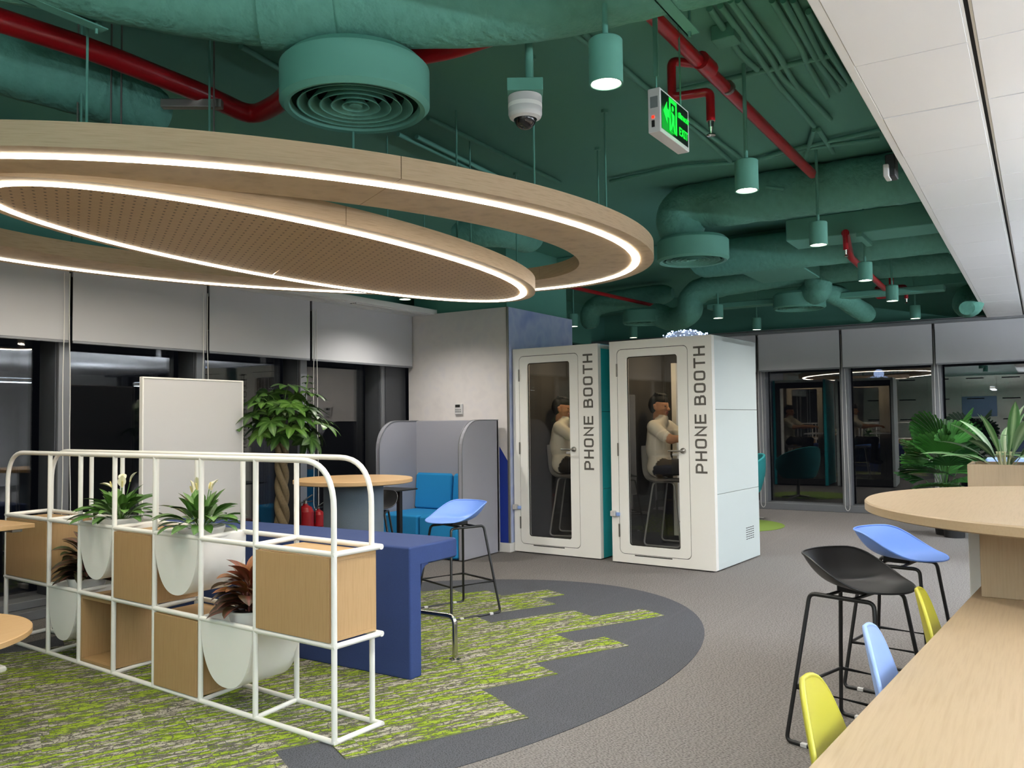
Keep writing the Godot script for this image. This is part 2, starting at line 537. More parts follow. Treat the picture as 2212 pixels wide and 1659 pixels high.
# ---- the room
func structure() -> void:
	struct("floor", bb(mb(), Vector3(-6.7, -0.12, -13.6), Vector3(8.0, 0.0, 4.6)), M.carpet_taupe)
	struct("ceiling", bb(mb(), Vector3(-6.9, SLAB, -13.9), Vector3(8.2, SLAB + 0.15, 4.8)), M.slab_green)
	var m := mb() # downstand beams under the slab, on the column lines
	bb(m, Vector3(-6.6, SLAB - 0.16, -9.3), Vector3(-0.6, SLAB, -8.9), 0.01)
	bb(m, Vector3(-6.6, SLAB - 0.16, -13.4), Vector3(-0.6, SLAB, -13.0), 0.01)
	struct("trim_1", m, M.slab_green)
	# left wall above the windows, with the white bulkhead that holds the slot diffusers
	struct("wall_left", bb(mb(), Vector3(-6.75, 2.72, -13.6), Vector3(-6.6, SLAB, 4.6)), M.green_paint)
	struct("wall_left", bb(mb(), Vector3(-6.6, 0.13, -7.72), Vector3(-6.36, 2.66, -7.36), 0.004), M.dark_frame)
	struct("trim_2", bb(mb(), Vector3(-6.75, 2.66, -7.95), Vector3(-5.91, 2.72, 4.4), 0.004), M.white_paint)
	# far wall above the windows
	struct("wall_far", bb(mb(), Vector3(-6.75, CEIL + 0.03, -13.75), Vector3(8.0, SLAB, -13.6)), M.green_paint)
	m = mb()
	bb(m, Vector3(-6.6, 2.715, -13.6), Vector3(8.0, 2.76, -13.05), 0.006)
	bb(m, Vector3(-6.6, 2.765, -13.6), Vector3(8.0, 2.78, -13.07), 0.003)
	struct("trim_3", m, M.grey_frame)
	struct("wall_right", bb(mb(), Vector3(7.9, 0, -13.6), Vector3(8.05, SLAB, 4.6)), M.wall_white)
	struct("wall_back", bb(mb(), Vector3(-6.75, 0, 4.45), Vector3(8.0, SLAB, 4.6)), M.wall_white)
	# clad column: grey mural on the window side, blue on the booth side, white skirting
	m = mb()
	bb(m, Vector3(-6.3, 0.1, -9.18), Vector3(-4.915, 2.668, -7.7))
	var pil := struct("wall_column", m, M.pillar_grey)
	obj("blue_panel", bb(mb(), Vector3(-4.915, 0.1, -9.185), Vector3(-4.903, 2.668, -7.69)), M.pillar_blue, pil)
	obj("edge_strip", bb(mb(), Vector3(-4.922, 0.1, -7.712), Vector3(-4.899, 2.67, -7.688), 0.003), M.steel, pil)
	var tri_ := [Vector2(-5.03, 0.1), Vector2(-4.922, 0.1), Vector2(-4.922, 0.98), Vector2(-5.03, 1.14)]
	obj("blue_wedge", extr(mb(), tri_, 0.003, Transform3D(Basis(), Vector3(0, 0, -7.7))), M.deep_blue, pil)
	obj("skirting", bb(mb(), Vector3(-6.3, 0, -9.19), Vector3(-4.895, 0.1, -7.685), 0.004), M.white_paint, pil)
	obj("column_head", bb(mb(), Vector3(-6.25, 2.668, -9.13), Vector3(-4.95, SLAB, -7.75)), M.slab_green, pil)

func windows() -> void:
	# left wall: glass from sill to bulkhead, mullions, blinds half down
	var sill := mb()
	bb(sill, Vector3(-6.75, 0, -13.6), Vector3(-6.3, 0.07, 4.45), 0.006)
	bb(sill, Vector3(-6.75, 0.07, -13.6), Vector3(-6.4, 0.13, 4.45), 0.006)
	struct("trim_4", sill, M.kick_grey)
	var n := 0
	for k in range(-6, 4):
		var z := -3.585 - MOD * k
		if z < -7.4: continue
		n += 1
		var g := struct("window_%d" % n, bb(mb(), Vector3(-6.575, 0.13, z - MOD + 0.1), Vector3(-6.569, 2.70, z - 0.1)), M.glass)
		if z > -2.0 or z < -6.2: pass # the outer pane only where the photo looks through
		else: obj("outer_pane", bb(mb(), Vector3(-6.595, 0.13, z - MOD + 0.1), Vector3(-6.589, 2.70, z - 0.1)), M.glass, g)
		var fr := mb()
		bb(fr, Vector3(-6.62, 0.13, z - 0.10), Vector3(-6.40, 2.70, z + 0.02), 0.004)
		obj("mullion", fr, M.dark_frame, g)
		obj("mullion_face", bb(mb(), Vector3(-6.40, 0.13, z - 0.085), Vector3(-6.375, 2.70, z + 0.005), 0.003), M.grey_frame, g)
		obj("head_rail", bb(mb(), Vector3(-6.62, 2.30, z - MOD + 0.02), Vector3(-6.54, 2.70, z - 0.1)), M.black_metal, g)
	blinds_left()
	# far wall
	var s2 := mb()
	bb(s2, Vector3(-6.6, 0, -13.6), Vector3(8.0, 0.10, -13.22), 0.006)
	struct("trim_5", s2, M.kick_grey)
	for k in range(-2, 10):
		var x := -3.745 + MOD * k
		n += 1
		var g := struct("window_%d" % n, bb(mb(), Vector3(x + 0.1, 0.10, -13.456), Vector3(x + MOD - 0.06, 2.72, -13.45)), M.glass)
		if k < 3: obj("outer_pane", bb(mb(), Vector3(x + 0.1, 0.10, -13.476), Vector3(x + MOD - 0.06, 2.72, -13.47)), M.glass, g)
		obj("mullion", bb(mb(), Vector3(x - 0.06, 0.10, -13.5), Vector3(x + 0.07, 2.72, -13.30), 0.004), M.grey_frame, g)
		obj("mullion_face", bb(mb(), Vector3(x - 0.03, 0.10, -13.30), Vector3(x + 0.03, 2.72, -13.27), 0.003), M.grey_frame, g)
		obj("head_rail", bb(mb(), Vector3(x + 0.07, 2.36, -13.52), Vector3(x + MOD - 0.06, 2.72, -13.40)), M.black_metal, g)
	blinds_far()

func blind(label: String, at: Vector3, w: float, hb: float, ht: float, turn: float, group: String, hang: float, pos := Vector3.ZERO) -> void:
	var t := thing("roller_blind", label, "blind", at, turn, group)
	obj("fabric", bb(mb(), Vector3(0.008, hb + 0.02, -0.001), Vector3(w - 0.008, ht, 0.002)), M.blind, t)
	obj("hem_bar", bx(mb(), Vector3(w / 2, hb + 0.011, 0.001), Vector3(w - 0.016, 0.022, 0.014), 0.005), M.grey_frame, t)
	obj("end_bracket", bb(mb(), Vector3(0.0, ht - 0.1, -0.06), Vector3(0.008, ht, 0.004)), M.grey_frame, t)
	var ch := mb()
	var pts := []
	var x0 := pos.x
	for k in 9: pts.append(Vector3(x0 - 0.02 + sin(k * 1.3) * 0.004, ht - 0.08 - (ht - 0.08 - hang) * k / 8.0, pos.z))
	for k in 7:
		var an := PI + PI * (k + 1) / 8.0
		pts.append(Vector3(x0 + 0.012 + cos(an) * 0.034, hang + sin(an) * 0.07, pos.z))
	for k in 9: pts.append(Vector3(x0 + 0.045 - 0.025 * k / 8.0 + sin(k * 1.7) * 0.003, hang + (ht - 0.08 - hang) * k / 8.0, pos.z))
	tube(ch, pts, 0.0035, 6)
	obj("pull_chain", ch, M.rope, t)

func blinds_left() -> void:
	# each blind runs along z; the local x axis points away along the wall
	var ends := [[0.20, -1.095], [-1.095, -2.335], [-2.335, -3.578], [-3.592, -4.822], [-4.836, -6.063], [-6.077, -7.69]]
	var names := ["grey roller blind at the window over the sit-stand desk", "grey roller blind over the desk, next to the window corner", "grey roller blind on the window behind the left end of the white tube shelf", "grey roller blind on the window behind the whiteboard panel", "grey roller blind on the window behind the braided tree", "wide grey roller blind ending at the clad column"]
	for k in 6:
		var e: Array = ends[k]
		blind(names[k], Vector3(W1X, 0, e[0]), e[0] - e[1], 2.05, 2.66, PI / 2, "roller blinds on the left window wall", 0.62, Vector3(-0.05 if k < 5 else 0.03, 0, 0.02))

func blinds_far() -> void:
	var names := {-2: "grey roller blind behind the clad column and the phone booths", -1: "grey roller blind beside the pale side of the phone booth", 0: "grey roller blind between the pale booth and the next mullion, above the teal chair", 1: "grey roller blind two windows along from the pale phone booth", 2: "bluish lit grey roller blind above the fan palm", 3: "grey roller blind over the office desks", 4: "grey roller blind over the office desks", 5: "grey roller blind over the office desks"}
	for k in range(-2, 6):
		var x := -3.745 + MOD * k
		blind(names[k], Vector3(x + 0.012, 0, W2Z), MOD - 0.024, 2.135, 2.735, 0.0, "roller blinds on the far window wall", 0.10 if k != 2 else 0.3, Vector3(0.0, 0, -0.05))

# ---- floor: charcoal oval with planks of lime carpet laid at an angle
const OC := Vector2(-3.731, -3.825)
func carpet() -> void:
	var fl := get_node("floor")
	var loop := []
	for p in oval(2.808, 1.886, 128, Vector2.ZERO, deg_to_rad(-75.0)): loop.append(Vector2(OC.x + p.x, -(OC.y + p.y)))
	obj("oval_inlay", extr(mb(), loop, 0.003, flat(0.0)), M.carpet_dark, fl)
	# small round green rug patch by the teal chair
	var lp := []
	for p in oval(0.75, 0.75, 48): lp.append(p + Vector2(-3.62, 11.05))
	var ro := extr(mb(), lp, 0.004, flat(0.0))
	obj("round_inlay", ro, mat("rug_green", c8(104, 128, 46), 1.0), fl)
	var an := deg_to_rad(-63.0)
	var sd := Vector2(cos(an), sin(an)); var td := Vector2(-sin(an), cos(an))
	var w := 0.2485
	var ends := {0: 2.13, 1: 2.14, 2: 2.63, 3: 3.33, 4: 3.10, 5: 4.05, 6: 3.60, 7: 2.90, 8: 3.61, 9: 3.86, 10: 3.42, 11: 3.2, 12: 2.95, 13: 2.7, -1: 0.99, -2: 0.75, -3: 0.5, -4: 0.25}
	for k in range(-4, 14):
		var t0 := -3.46 - w * k
		var hi: float = ends[k]
		var lo := hi
		while lo > -4.5: # walk down to the oval's edge
			var ok := true
			for tt in [t0, t0 - w]:
				var q: Vector2 = (sd * (lo - 0.02) + td * tt - OC).rotated(deg_to_rad(75.0))
				if pow(q.x / 2.72, 2) + pow(q.y / 1.80, 2) > 1.0: ok = false
			if not ok and lo < hi - 0.3: break
			lo -= 0.05
		var spans := [[lo, hi]]
		if k == 0: spans = [[lo, 0.99], [1.22, 2.13]]
		for sp in spans:
			var s: float = sp[1]
			var first := true
			while s > sp[0] + 0.04:
				var ln := rng.randf_range(0.5, 1.0) if first else 1.0
				first = false
				var s2 := maxf(s - ln, sp[0])
				var m := mb()
				var y := 0.0075
				var o := Vector2(rng.randi_range(0, 7) * 0.125, rng.randf())
				var cs := [[s2 + 0.001, t0 - w + 0.001], [s - 0.001, t0 - w + 0.001], [s - 0.001, t0 - 0.001], [s2 + 0.001, t0 - 0.001]]
				var top := []
				for c in cs:
					var q: Vector2 = sd * c[0] + td * c[1]
					top.append(Vector3(q.x, y, q.y))
				var i0 := m.v.size()
				for j in 4:
					m.pt(top[j], Vector3.UP, o + Vector2((cs[j][0] - s2) / 1.6, (cs[j][1] - t0 + w) / 0.8))
				m.tri(i0, i0 + 2, i0 + 1); m.tri(i0, i0 + 3, i0 + 2)
				for j in 4:
					var p: Vector3 = top[j]; var q2: Vector3 = top[(j + 1) % 4]
					m.quad(p, q2, q2 - Vector3(0, 0.006, 0), p - Vector3(0, 0.006, 0))
				obj("carpet_plank", m, M.lime, fl)
				s = s2

func tile_ceiling() -> void:
	var c := struct("ceiling", bb(mb(), Vector3(0.50, CEIL + 0.006, -13.6), Vector3(8.0, CEIL + 0.05, 4.5)), M.white_tile)
	obj("back_board", bb(mb(), Vector3(-0.57, CEIL + 0.005, -13.4), Vector3(0.505, CEIL + 0.06, 4.5)), M.tile_gap, c)
	obj("edge_trim", bb(mb(), Vector3(-0.59, CEIL - 0.004, -13.1), Vector3(-0.556, CEIL + 0.16, 4.5), 0.003), M.white_paint, c)
	var z := -2.69 + 0.6595 * 11
	var row := 0
	while z > -13.0:
		var z2 := maxf(z - 0.6595, -13.09)
		for col in [[-0.555, -0.181], [-0.147, 0.505]]:
			var dy := rng.randf_range(-0.0012, 0.0012)
			obj("ceiling_tile", bb(mb(), Vector3(col[0], CEIL - 0.004 + dy, z2 + 0.0045), Vector3(col[1], CEIL + 0.0045, z - 0.0045), 0.001), M.white_tile, c)
		z = z2
		row += 1
		if z2 <= -13.08: break
	obj("runner_rail", bb(mb(), Vector3(-0.180, CEIL - 0.001, -13.09), Vector3(-0.171, CEIL + 0.0045, 4.5)), M.white_paint, c)
	obj("runner_rail", bb(mb(), Vector3(-0.157, CEIL - 0.001, -13.09), Vector3(-0.148, CEIL + 0.0045, 4.5)), M.white_paint, c)

const STRIP_E := 0.095
const SPOT_E := 1.25

# ---- oval lights: point on an oval turned by an angle in x, z
func op(c: Vector2, ang: float, a: float, b: float, t: float) -> Vector2:
	return c + Vector2(cos(t) * a, sin(t) * b).rotated(ang)

# solid band between two ovals, from angle a0 to a1, underside height given by a plane (y0 + kz * z)
func oseg(m: MB, c: Vector2, ang: float, o: Vector2, i: Vector2, a0: float, a1: float, n: int, y0: float, kz: float, th: float, ends := true) -> MB:
	var ob := []; var ib := []; var on := []
	for k in n + 1:
		var t := lerpf(a0, a1, float(k) / n)
		var p := op(c, ang, o.x, o.y, t); var q := op(c, ang, i.x, i.y, t)
		ob.append(Vector3(p.x, y0 + kz * p.y, p.y)); ib.append(Vector3(q.x, y0 + kz * q.y, q.y))
		var nn := Vector2(cos(t) / o.x, sin(t) / o.y).normalized().rotated(ang)
		on.append(Vector3(nn.x, 0, nn.y))
	var up := Vector3(0, th, 0)
	for k in n:
		# angles grow clockwise seen from above (z points down on the plan)
		var f := [[ob[k], ob[k + 1], ib[k + 1], ib[k], Vector3.DOWN, Vector3.DOWN], [ib[k] + up, ib[k + 1] + up, ob[k + 1] + up, ob[k] + up, Vector3.UP, Vector3.UP], [ob[k] + up, ob[k + 1] + up, ob[k + 1], ob[k], on[k], on[k + 1]], [ib[k], ib[k + 1], ib[k + 1] + up, ib[k] + up, -on[k], -on[k + 1]]]
		for j in 4:
			var g: Array = f[j]
			var k0 := m.pt(g[0], g[4], Vector2(g[0].x, g[0].z)); m.pt(g[1], g[5], Vector2(g[1].x, g[1].z)); m.pt(g[2], g[5], Vector2(g[2].x, g[2].z)); m.pt(g[3], g[4], Vector2(g[3].x, g[3].z))
			m.tri(k0, k0 + 1, k0 + 2); m.tri(k0, k0 + 2, k0 + 3)
	if ends:
		m.quad(ob[0] + up, ob[0], ib[0], ib[0] + up)
		m.quad(ob[n], ob[n] + up, ib[n] + up, ib[n])
	return m

func strip_lights(t: Node3D, c: Vector2, ang: float, a: float, b: float, y0: float, kz: float, n: int, w: float, e: float) -> void:
	for k in n:
		var p0 := op(c, ang, a, b, TAU * k / n); var p1 := op(c, ang, a, b, TAU * (k + 1) / n)
		var mid := (p0 + p1) / 2.0
		var d := (p1 - p0)
		var l := AreaLight3D.new()
		l.name = "strip_light"
		l.area_size = Vector2(d.length() * 0.96, w)
		l.light_color = Color(1.0, 0.97, 0.92)
		l.light_energy = e * d.length() / 0.4
		l.area_range = 20.0
		l.shadow_enabled = true
		t.add_child(l, true)
		var x := Vector3(d.x, kz * d.y, d.y).normalized()
		var z := Vector3.UP
		z = (z - x * z.dot(x)).normalized()
		var y := z.cross(x)
		l.transform = Transform3D(Basis(x, y, z), Vector3(mid.x, y0 + kz * mid.y - 0.010, mid.y))

func ring_lights() -> void:
	var c := Vector2(-3.798, -3.576)
	var ang := deg_to_rad(-65.26)
	var t := thing("ring_light", "large oval ring light of pale veneer with one glowing strip, hung under the green ceiling", "ceiling light")
	for s in [[-10, 92], [92, 190], [190, 272], [272, 350]]:
		var a0 := deg_to_rad(s[0]) + 0.0008; var a1 := deg_to_rad(s[1]) - 0.0008
		var seg := obj("veneer_segment", oseg(mb(), c, ang, Vector2(2.482, 1.661), Vector2(2.388, 1.567), a0, a1, 40, 2.48, 0.0, 0.1), M.veneer, t)
		obj("inner_board", oseg(mb(), c, ang, Vector2(2.338, 1.517), Vector2(1.975, 1.154), a0, a1, 40, 2.48, 0.0, 0.1), M.veneer, seg)
	obj("channel_top", oseg(mb(), c, ang, Vector2(2.40, 1.58), Vector2(2.326, 1.505), 0, TAU, 120, 2.50, 0.0, 0.07, false), M.white_paint, t)
	obj("led_strip", oseg(mb(), c, ang, Vector2(2.388, 1.567), Vector2(2.338, 1.517), 0, TAU, 88, 2.474, 0.0, 0.024, false), M.warm_strip, t)
	strip_lights(t, c, ang, 2.363, 1.542, 2.478, 0.0, 24, 0.046, STRIP_E)
	for a in [10, 38, 66, 95, 125, 160, 200, 240, 275, 310, 335]:
		var p := op(c, ang, 2.2, 1.38, deg_to_rad(a))
		var r := tube(mb(), [Vector3(p.x, 2.575, p.y), Vector3(p.x, SLAB, p.y)], 0.006, 6)
		lathe(r, [Vector2(0.0, SLAB - 0.02), Vector2(0.022, SLAB - 0.02), Vector2(0.022, SLAB)], 10, Transform3D(Basis(), Vector3(p.x, 0, p.y)))
		obj("suspension_rod", r, M.green_paint, t)
	# tilted perforated disc inside the ring, lower at its far end
	var dc := Vector2(-3.578, -3.51)
	var da := deg_to_rad(-79.96)
	var y0 := 2.547
	var kz := 0.045
	var d := thing("disc_light", "tilted oval disc light of perforated veneer inside the large ring", "ceiling light")
	for s in [[-20, 100], [100, 200], [200, 280], [280, 340]]:
		obj("veneer_segment", oseg(mb(), dc, da, Vector2(1.79, 0.744), Vector2(1.724, 0.678), deg_to_rad(s[0]) + 0.001, deg_to_rad(s[1]) - 0.001, 36, y0, kz, 0.095), M.veneer, d)
	obj("led_strip", oseg(mb(), dc, da, Vector2(1.724, 0.678), Vector2(1.676, 0.630), 0, TAU, 72, y0 - 0.006, kz, 0.024, false), M.warm_strip, d)
	obj("disc_core", oseg(mb(), dc, da, Vector2(1.73, 0.684), Vector2(0.01, 0.01), 0, TAU, 80, y0 + 0.02, kz, 0.07, false), M.oak_edge, d)
	var whole := PackedVector2Array()
	for p in oval(1.675, 0.629, 120): whole.append(dc + p.rotated(da))
	var jp := Vector2(-3.57, -3.40); var jd := Vector2.from_angle(deg_to_rad(28.5))
	for hf in [-1.0, 1.0]: # two perforated boards with a thin joint across
		var nn: Vector2 = jd.orthogonal() * hf
		var half := PackedVector2Array([jp + nn * 0.0016 - jd * 3.0, jp + nn * 0.0016 + jd * 3.0, jp + nn * 4.0 + jd * 3.0, jp + nn * 4.0 - jd * 3.0])
		for pp in Geometry2D.intersect_polygons(whole, half):
			if Geometry2D.is_polygon_clockwise(pp): pp.reverse()
			var tr := Geometry2D.triangulate_polygon(pp)
			var m := mb()
			for q in pp:
				var g: Vector2 = q.rotated(deg_to_rad(60.0)) # holes run square to the ring's long axis
				m.pt(Vector3(q.x, y0 + kz * q.y - 0.001, q.y), Vector3.DOWN, Vector2(g.x / 0.18, g.y / 0.22))
			for j in range(0, tr.size(), 3): m.tri(tr[j], tr[j + 1], tr[j + 2])
			obj("perforated_board", m, perforated(), d)
	strip_lights(d, dc, da, 1.70, 0.654, y0, kz, 18, 0.046, STRIP_E * 0.9)
	for a in [0, 50, 130, 180, 230, 310]:
		var p := op(dc, da, 1.3, 0.45, deg_to_rad(a))
		obj("suspension_rod", tube(mb(), [Vector3(p.x, y0 + kz * p.y + 0.08, p.y), Vector3(p.x, SLAB, p.y)], 0.006, 6), M.green_paint, d)

func perforated() -> Material:
	if M.has("perf"): return M.perf
	var n := 256
	var img := Image.create(n, n, false, Image.FORMAT_RGB8)
	var g := FastNoiseLite.new(); g.seed = 5; g.frequency = 0.02
	for y in n:
		for x in n:
			var v := g.get_noise_2d(x * 0.2, y * 3.0) * 0.05
			var c := c8(186, 154, 118) * (1.0 + v)
			# holes on a plain grid, 45 by 55 mm
			var fx := (fposmod(x / 64.0, 1.0) - 0.5) * 0.045
			var fy := (fposmod(y / 64.0, 1.0) - 0.5) * 0.055
			if Vector2(fx, fy).length() < 0.0062: c = c8(58, 42, 28)
			img.set_pixel(x, y, c)
	img.generate_mipmaps()
	var m := mat("perf", Color.WHITE, 0.6)
	m.albedo_texture = ImageTexture.create_from_image(img)
	return m

# ---- pendant downlights on a grid, painted green like the ceiling
func pendants() -> void:
	var spots := []
	var where := ["hung between the dome camera and the exit sign", "hung in front of the bulging elbow duct", "hung below the flat rectangular duct", "hung beside the red pipe with the dropped head", "hung in front of the small red pipe loop", "hung last in the row before the far blinds"]
	var zs := [-2.82, -4.60, -6.37, -8.30, -9.96, -11.94]
	for k in 6: spots.append([Vector2(-1.345, zs[k]), "green cylinder downlight " + where[k], "downlights along the white ceiling edge"])
	for zz in [-10.29, -11.98]: spots.append([Vector2(-3.41, zz), "green cylinder downlight hung above and behind the " + ("heap of fairy lights" if zz > -11 else "pale side of the phone booth"), "downlights beyond the phone booths"])
	for zz in [-9.97, -11.93]: spots.append([Vector2(-5.3, zz), "green cylinder downlight seen " + ("right beside the blue face of the clad column" if zz > -11 else "over the gap between the two phone booths"), "downlights behind the clad column"])
	spots.append([Vector2(P(875, 647, 2.68).x, P(875, 647, 2.68).z), "green cylinder downlight seen just below the disc light by the bulkhead", "downlights by the bulkhead"])
	for zz in [-1.0, 0.9]: spots.append([Vector2(-1.345, zz), "green cylinder downlight over the near end of the room", "downlights over the near end of the room"])
	var y := 2.68
	for s in spots:
		var p: Vector2 = s[0]
		var t := thing("downlight", s[1], "ceiling light", Vector3(p.x, y, p.y), 0.0, s[2])
		obj("housing", lathe(mb(), [Vector2(0.052, 0.02), Vector2(0.058, 0.0), Vector2(0.064, 0.0), Vector2(0.064, 0.165), Vector2(0.060, 0.17), Vector2(0.0, 0.17)], 32), M.green_paint, t)
		obj("reflector", lathe(mb(), [Vector2(0.046, 0.032), Vector2(0.056, 0.002)], 28), M.white_paint, t)
		obj("lamp_lens", lathe(mb(), [Vector2(0.0, 0.012), Vector2(0.046, 0.012), Vector2(0.046, 0.03), Vector2(0.0, 0.03)], 24), M.lamp_face, t)
		obj("stem", tube(mb(), [Vector3(0, 0.165, 0), Vector3(0, SLAB - y, 0)], 0.011, 10), M.green_paint, t)
		var l := SpotLight3D.new()
		l.name = "spot"
		l.light_color = Color(1.0, 0.98, 0.95)
		l.light_energy = SPOT_E
		l.light_size = 0.04
		l.spot_angle = 72.0
		l.spot_angle_attenuation = 0.8
		l.spot_range = 20.0
		l.shadow_enabled = true
		t.add_child(l)
		l.position = Vector3(0, -0.005, 0)
		l.rotation.x = -PI / 2

# ---- ducts, diffusers, pipes and conduits under the slab
func wrinkle(pts: Array, r: float, seg_len := 0.03, amp := 0.05, sd := 1) -> Array:
	# resample finely and vary the radius like gathered insulation wrap
	var fn := FastNoiseLite.new(); fn.seed = sd; fn.frequency = 1.0
	var o := [pts[0]]; var rr := [r]
	var s := 0.0
	for k in pts.size() - 1:
		var a: Vector3 = pts[k]; var b: Vector3 = pts[k + 1]
		var n := maxi(1, int(a.distance_to(b) / seg_len))
		for j in range(1, n + 1):
			s += a.distance_to(b) / n
			o.append(a.lerp(b, float(j) / n)); rr.append(r * (1.0 + fn.get_noise_1d(s * 9.0) * amp))
	for k in mini(4, rr.size() / 2): # gathered, rounded ends
		var q := sqrt(1.0 - pow(1.0 - (k + 0.6) / 4.6, 2.0))
		rr[k] *= q; rr[-1 - k] *= q
	return [o, rr]

func duct(label: String, pts: Array, r: float, group := "", amp := 0.05, sd := 1, straps := []) -> Node3D:
	var t := thing("air_duct", label, "duct", Vector3.ZERO, 0.0, group)
	var w := wrinkle(pts, r, 0.04, amp, sd)
	obj("insulation", tube(mb(), w[0], w[1], 22), M.duct_green, t)
	for s in straps: # [index from, index to] share of the path
		var o := []
		var k0 := int(s[0] * (w[0].size() - 1)); var k1 := int(s[1] * (w[0].size() - 1))
		for k in range(k0, maxi(k1, k0 + 1) + 1): o.append(w[0][k])
		obj("wrap_band", tube(mb(), o, r * 1.07, 22), M.duct_green, t)
	return t

func diffuser(label: String, p: Vector3, r: float) -> void:
	var t := thing("round_diffuser", label, "air diffuser", p, 0.0, "round air diffusers")
	obj("drum", lathe(mb(), [Vector2(r - 0.05, 0.03), Vector2(r - 0.04, 0.005), Vector2(r - 0.02, 0.0), Vector2(r, 0.02), Vector2(r, 0.17), Vector2(r - 0.03, 0.2), Vector2(0.0, 0.2)], 56, Transform3D(), false), M.green_paint, t)
	for k in 5:
		var q := (r - 0.075) * (1.0 - k / 5.2)
		obj("cone_ring", lathe(mb(), [Vector2(q - 0.035, 0.055), Vector2(q, 0.012), Vector2(q + 0.004, 0.012), Vector2(q - 0.028, 0.058)], 48), M.green_paint, t)
	obj("centre_cap", lathe(mb(), [Vector2(0.0, 0.012), Vector2(0.028, 0.014), Vector2(0.03, 0.03)], 24), M.green_paint, t)
	obj("throat", lathe(mb(), [Vector2(0.0, 0.12), Vector2(r - 0.05, 0.12)], 32), M.tile_gap, t)

func pipe(called: String, label: String, category: String, pts: Array, r: float, m: Material, group := "", bend := 0.06) -> Node3D:
	var t := thing(called, label, category, Vector3.ZERO, 0.0, group)
	obj("pipe", tube(mb(), soft(pts, bend), r, 14), m, t)
	return t

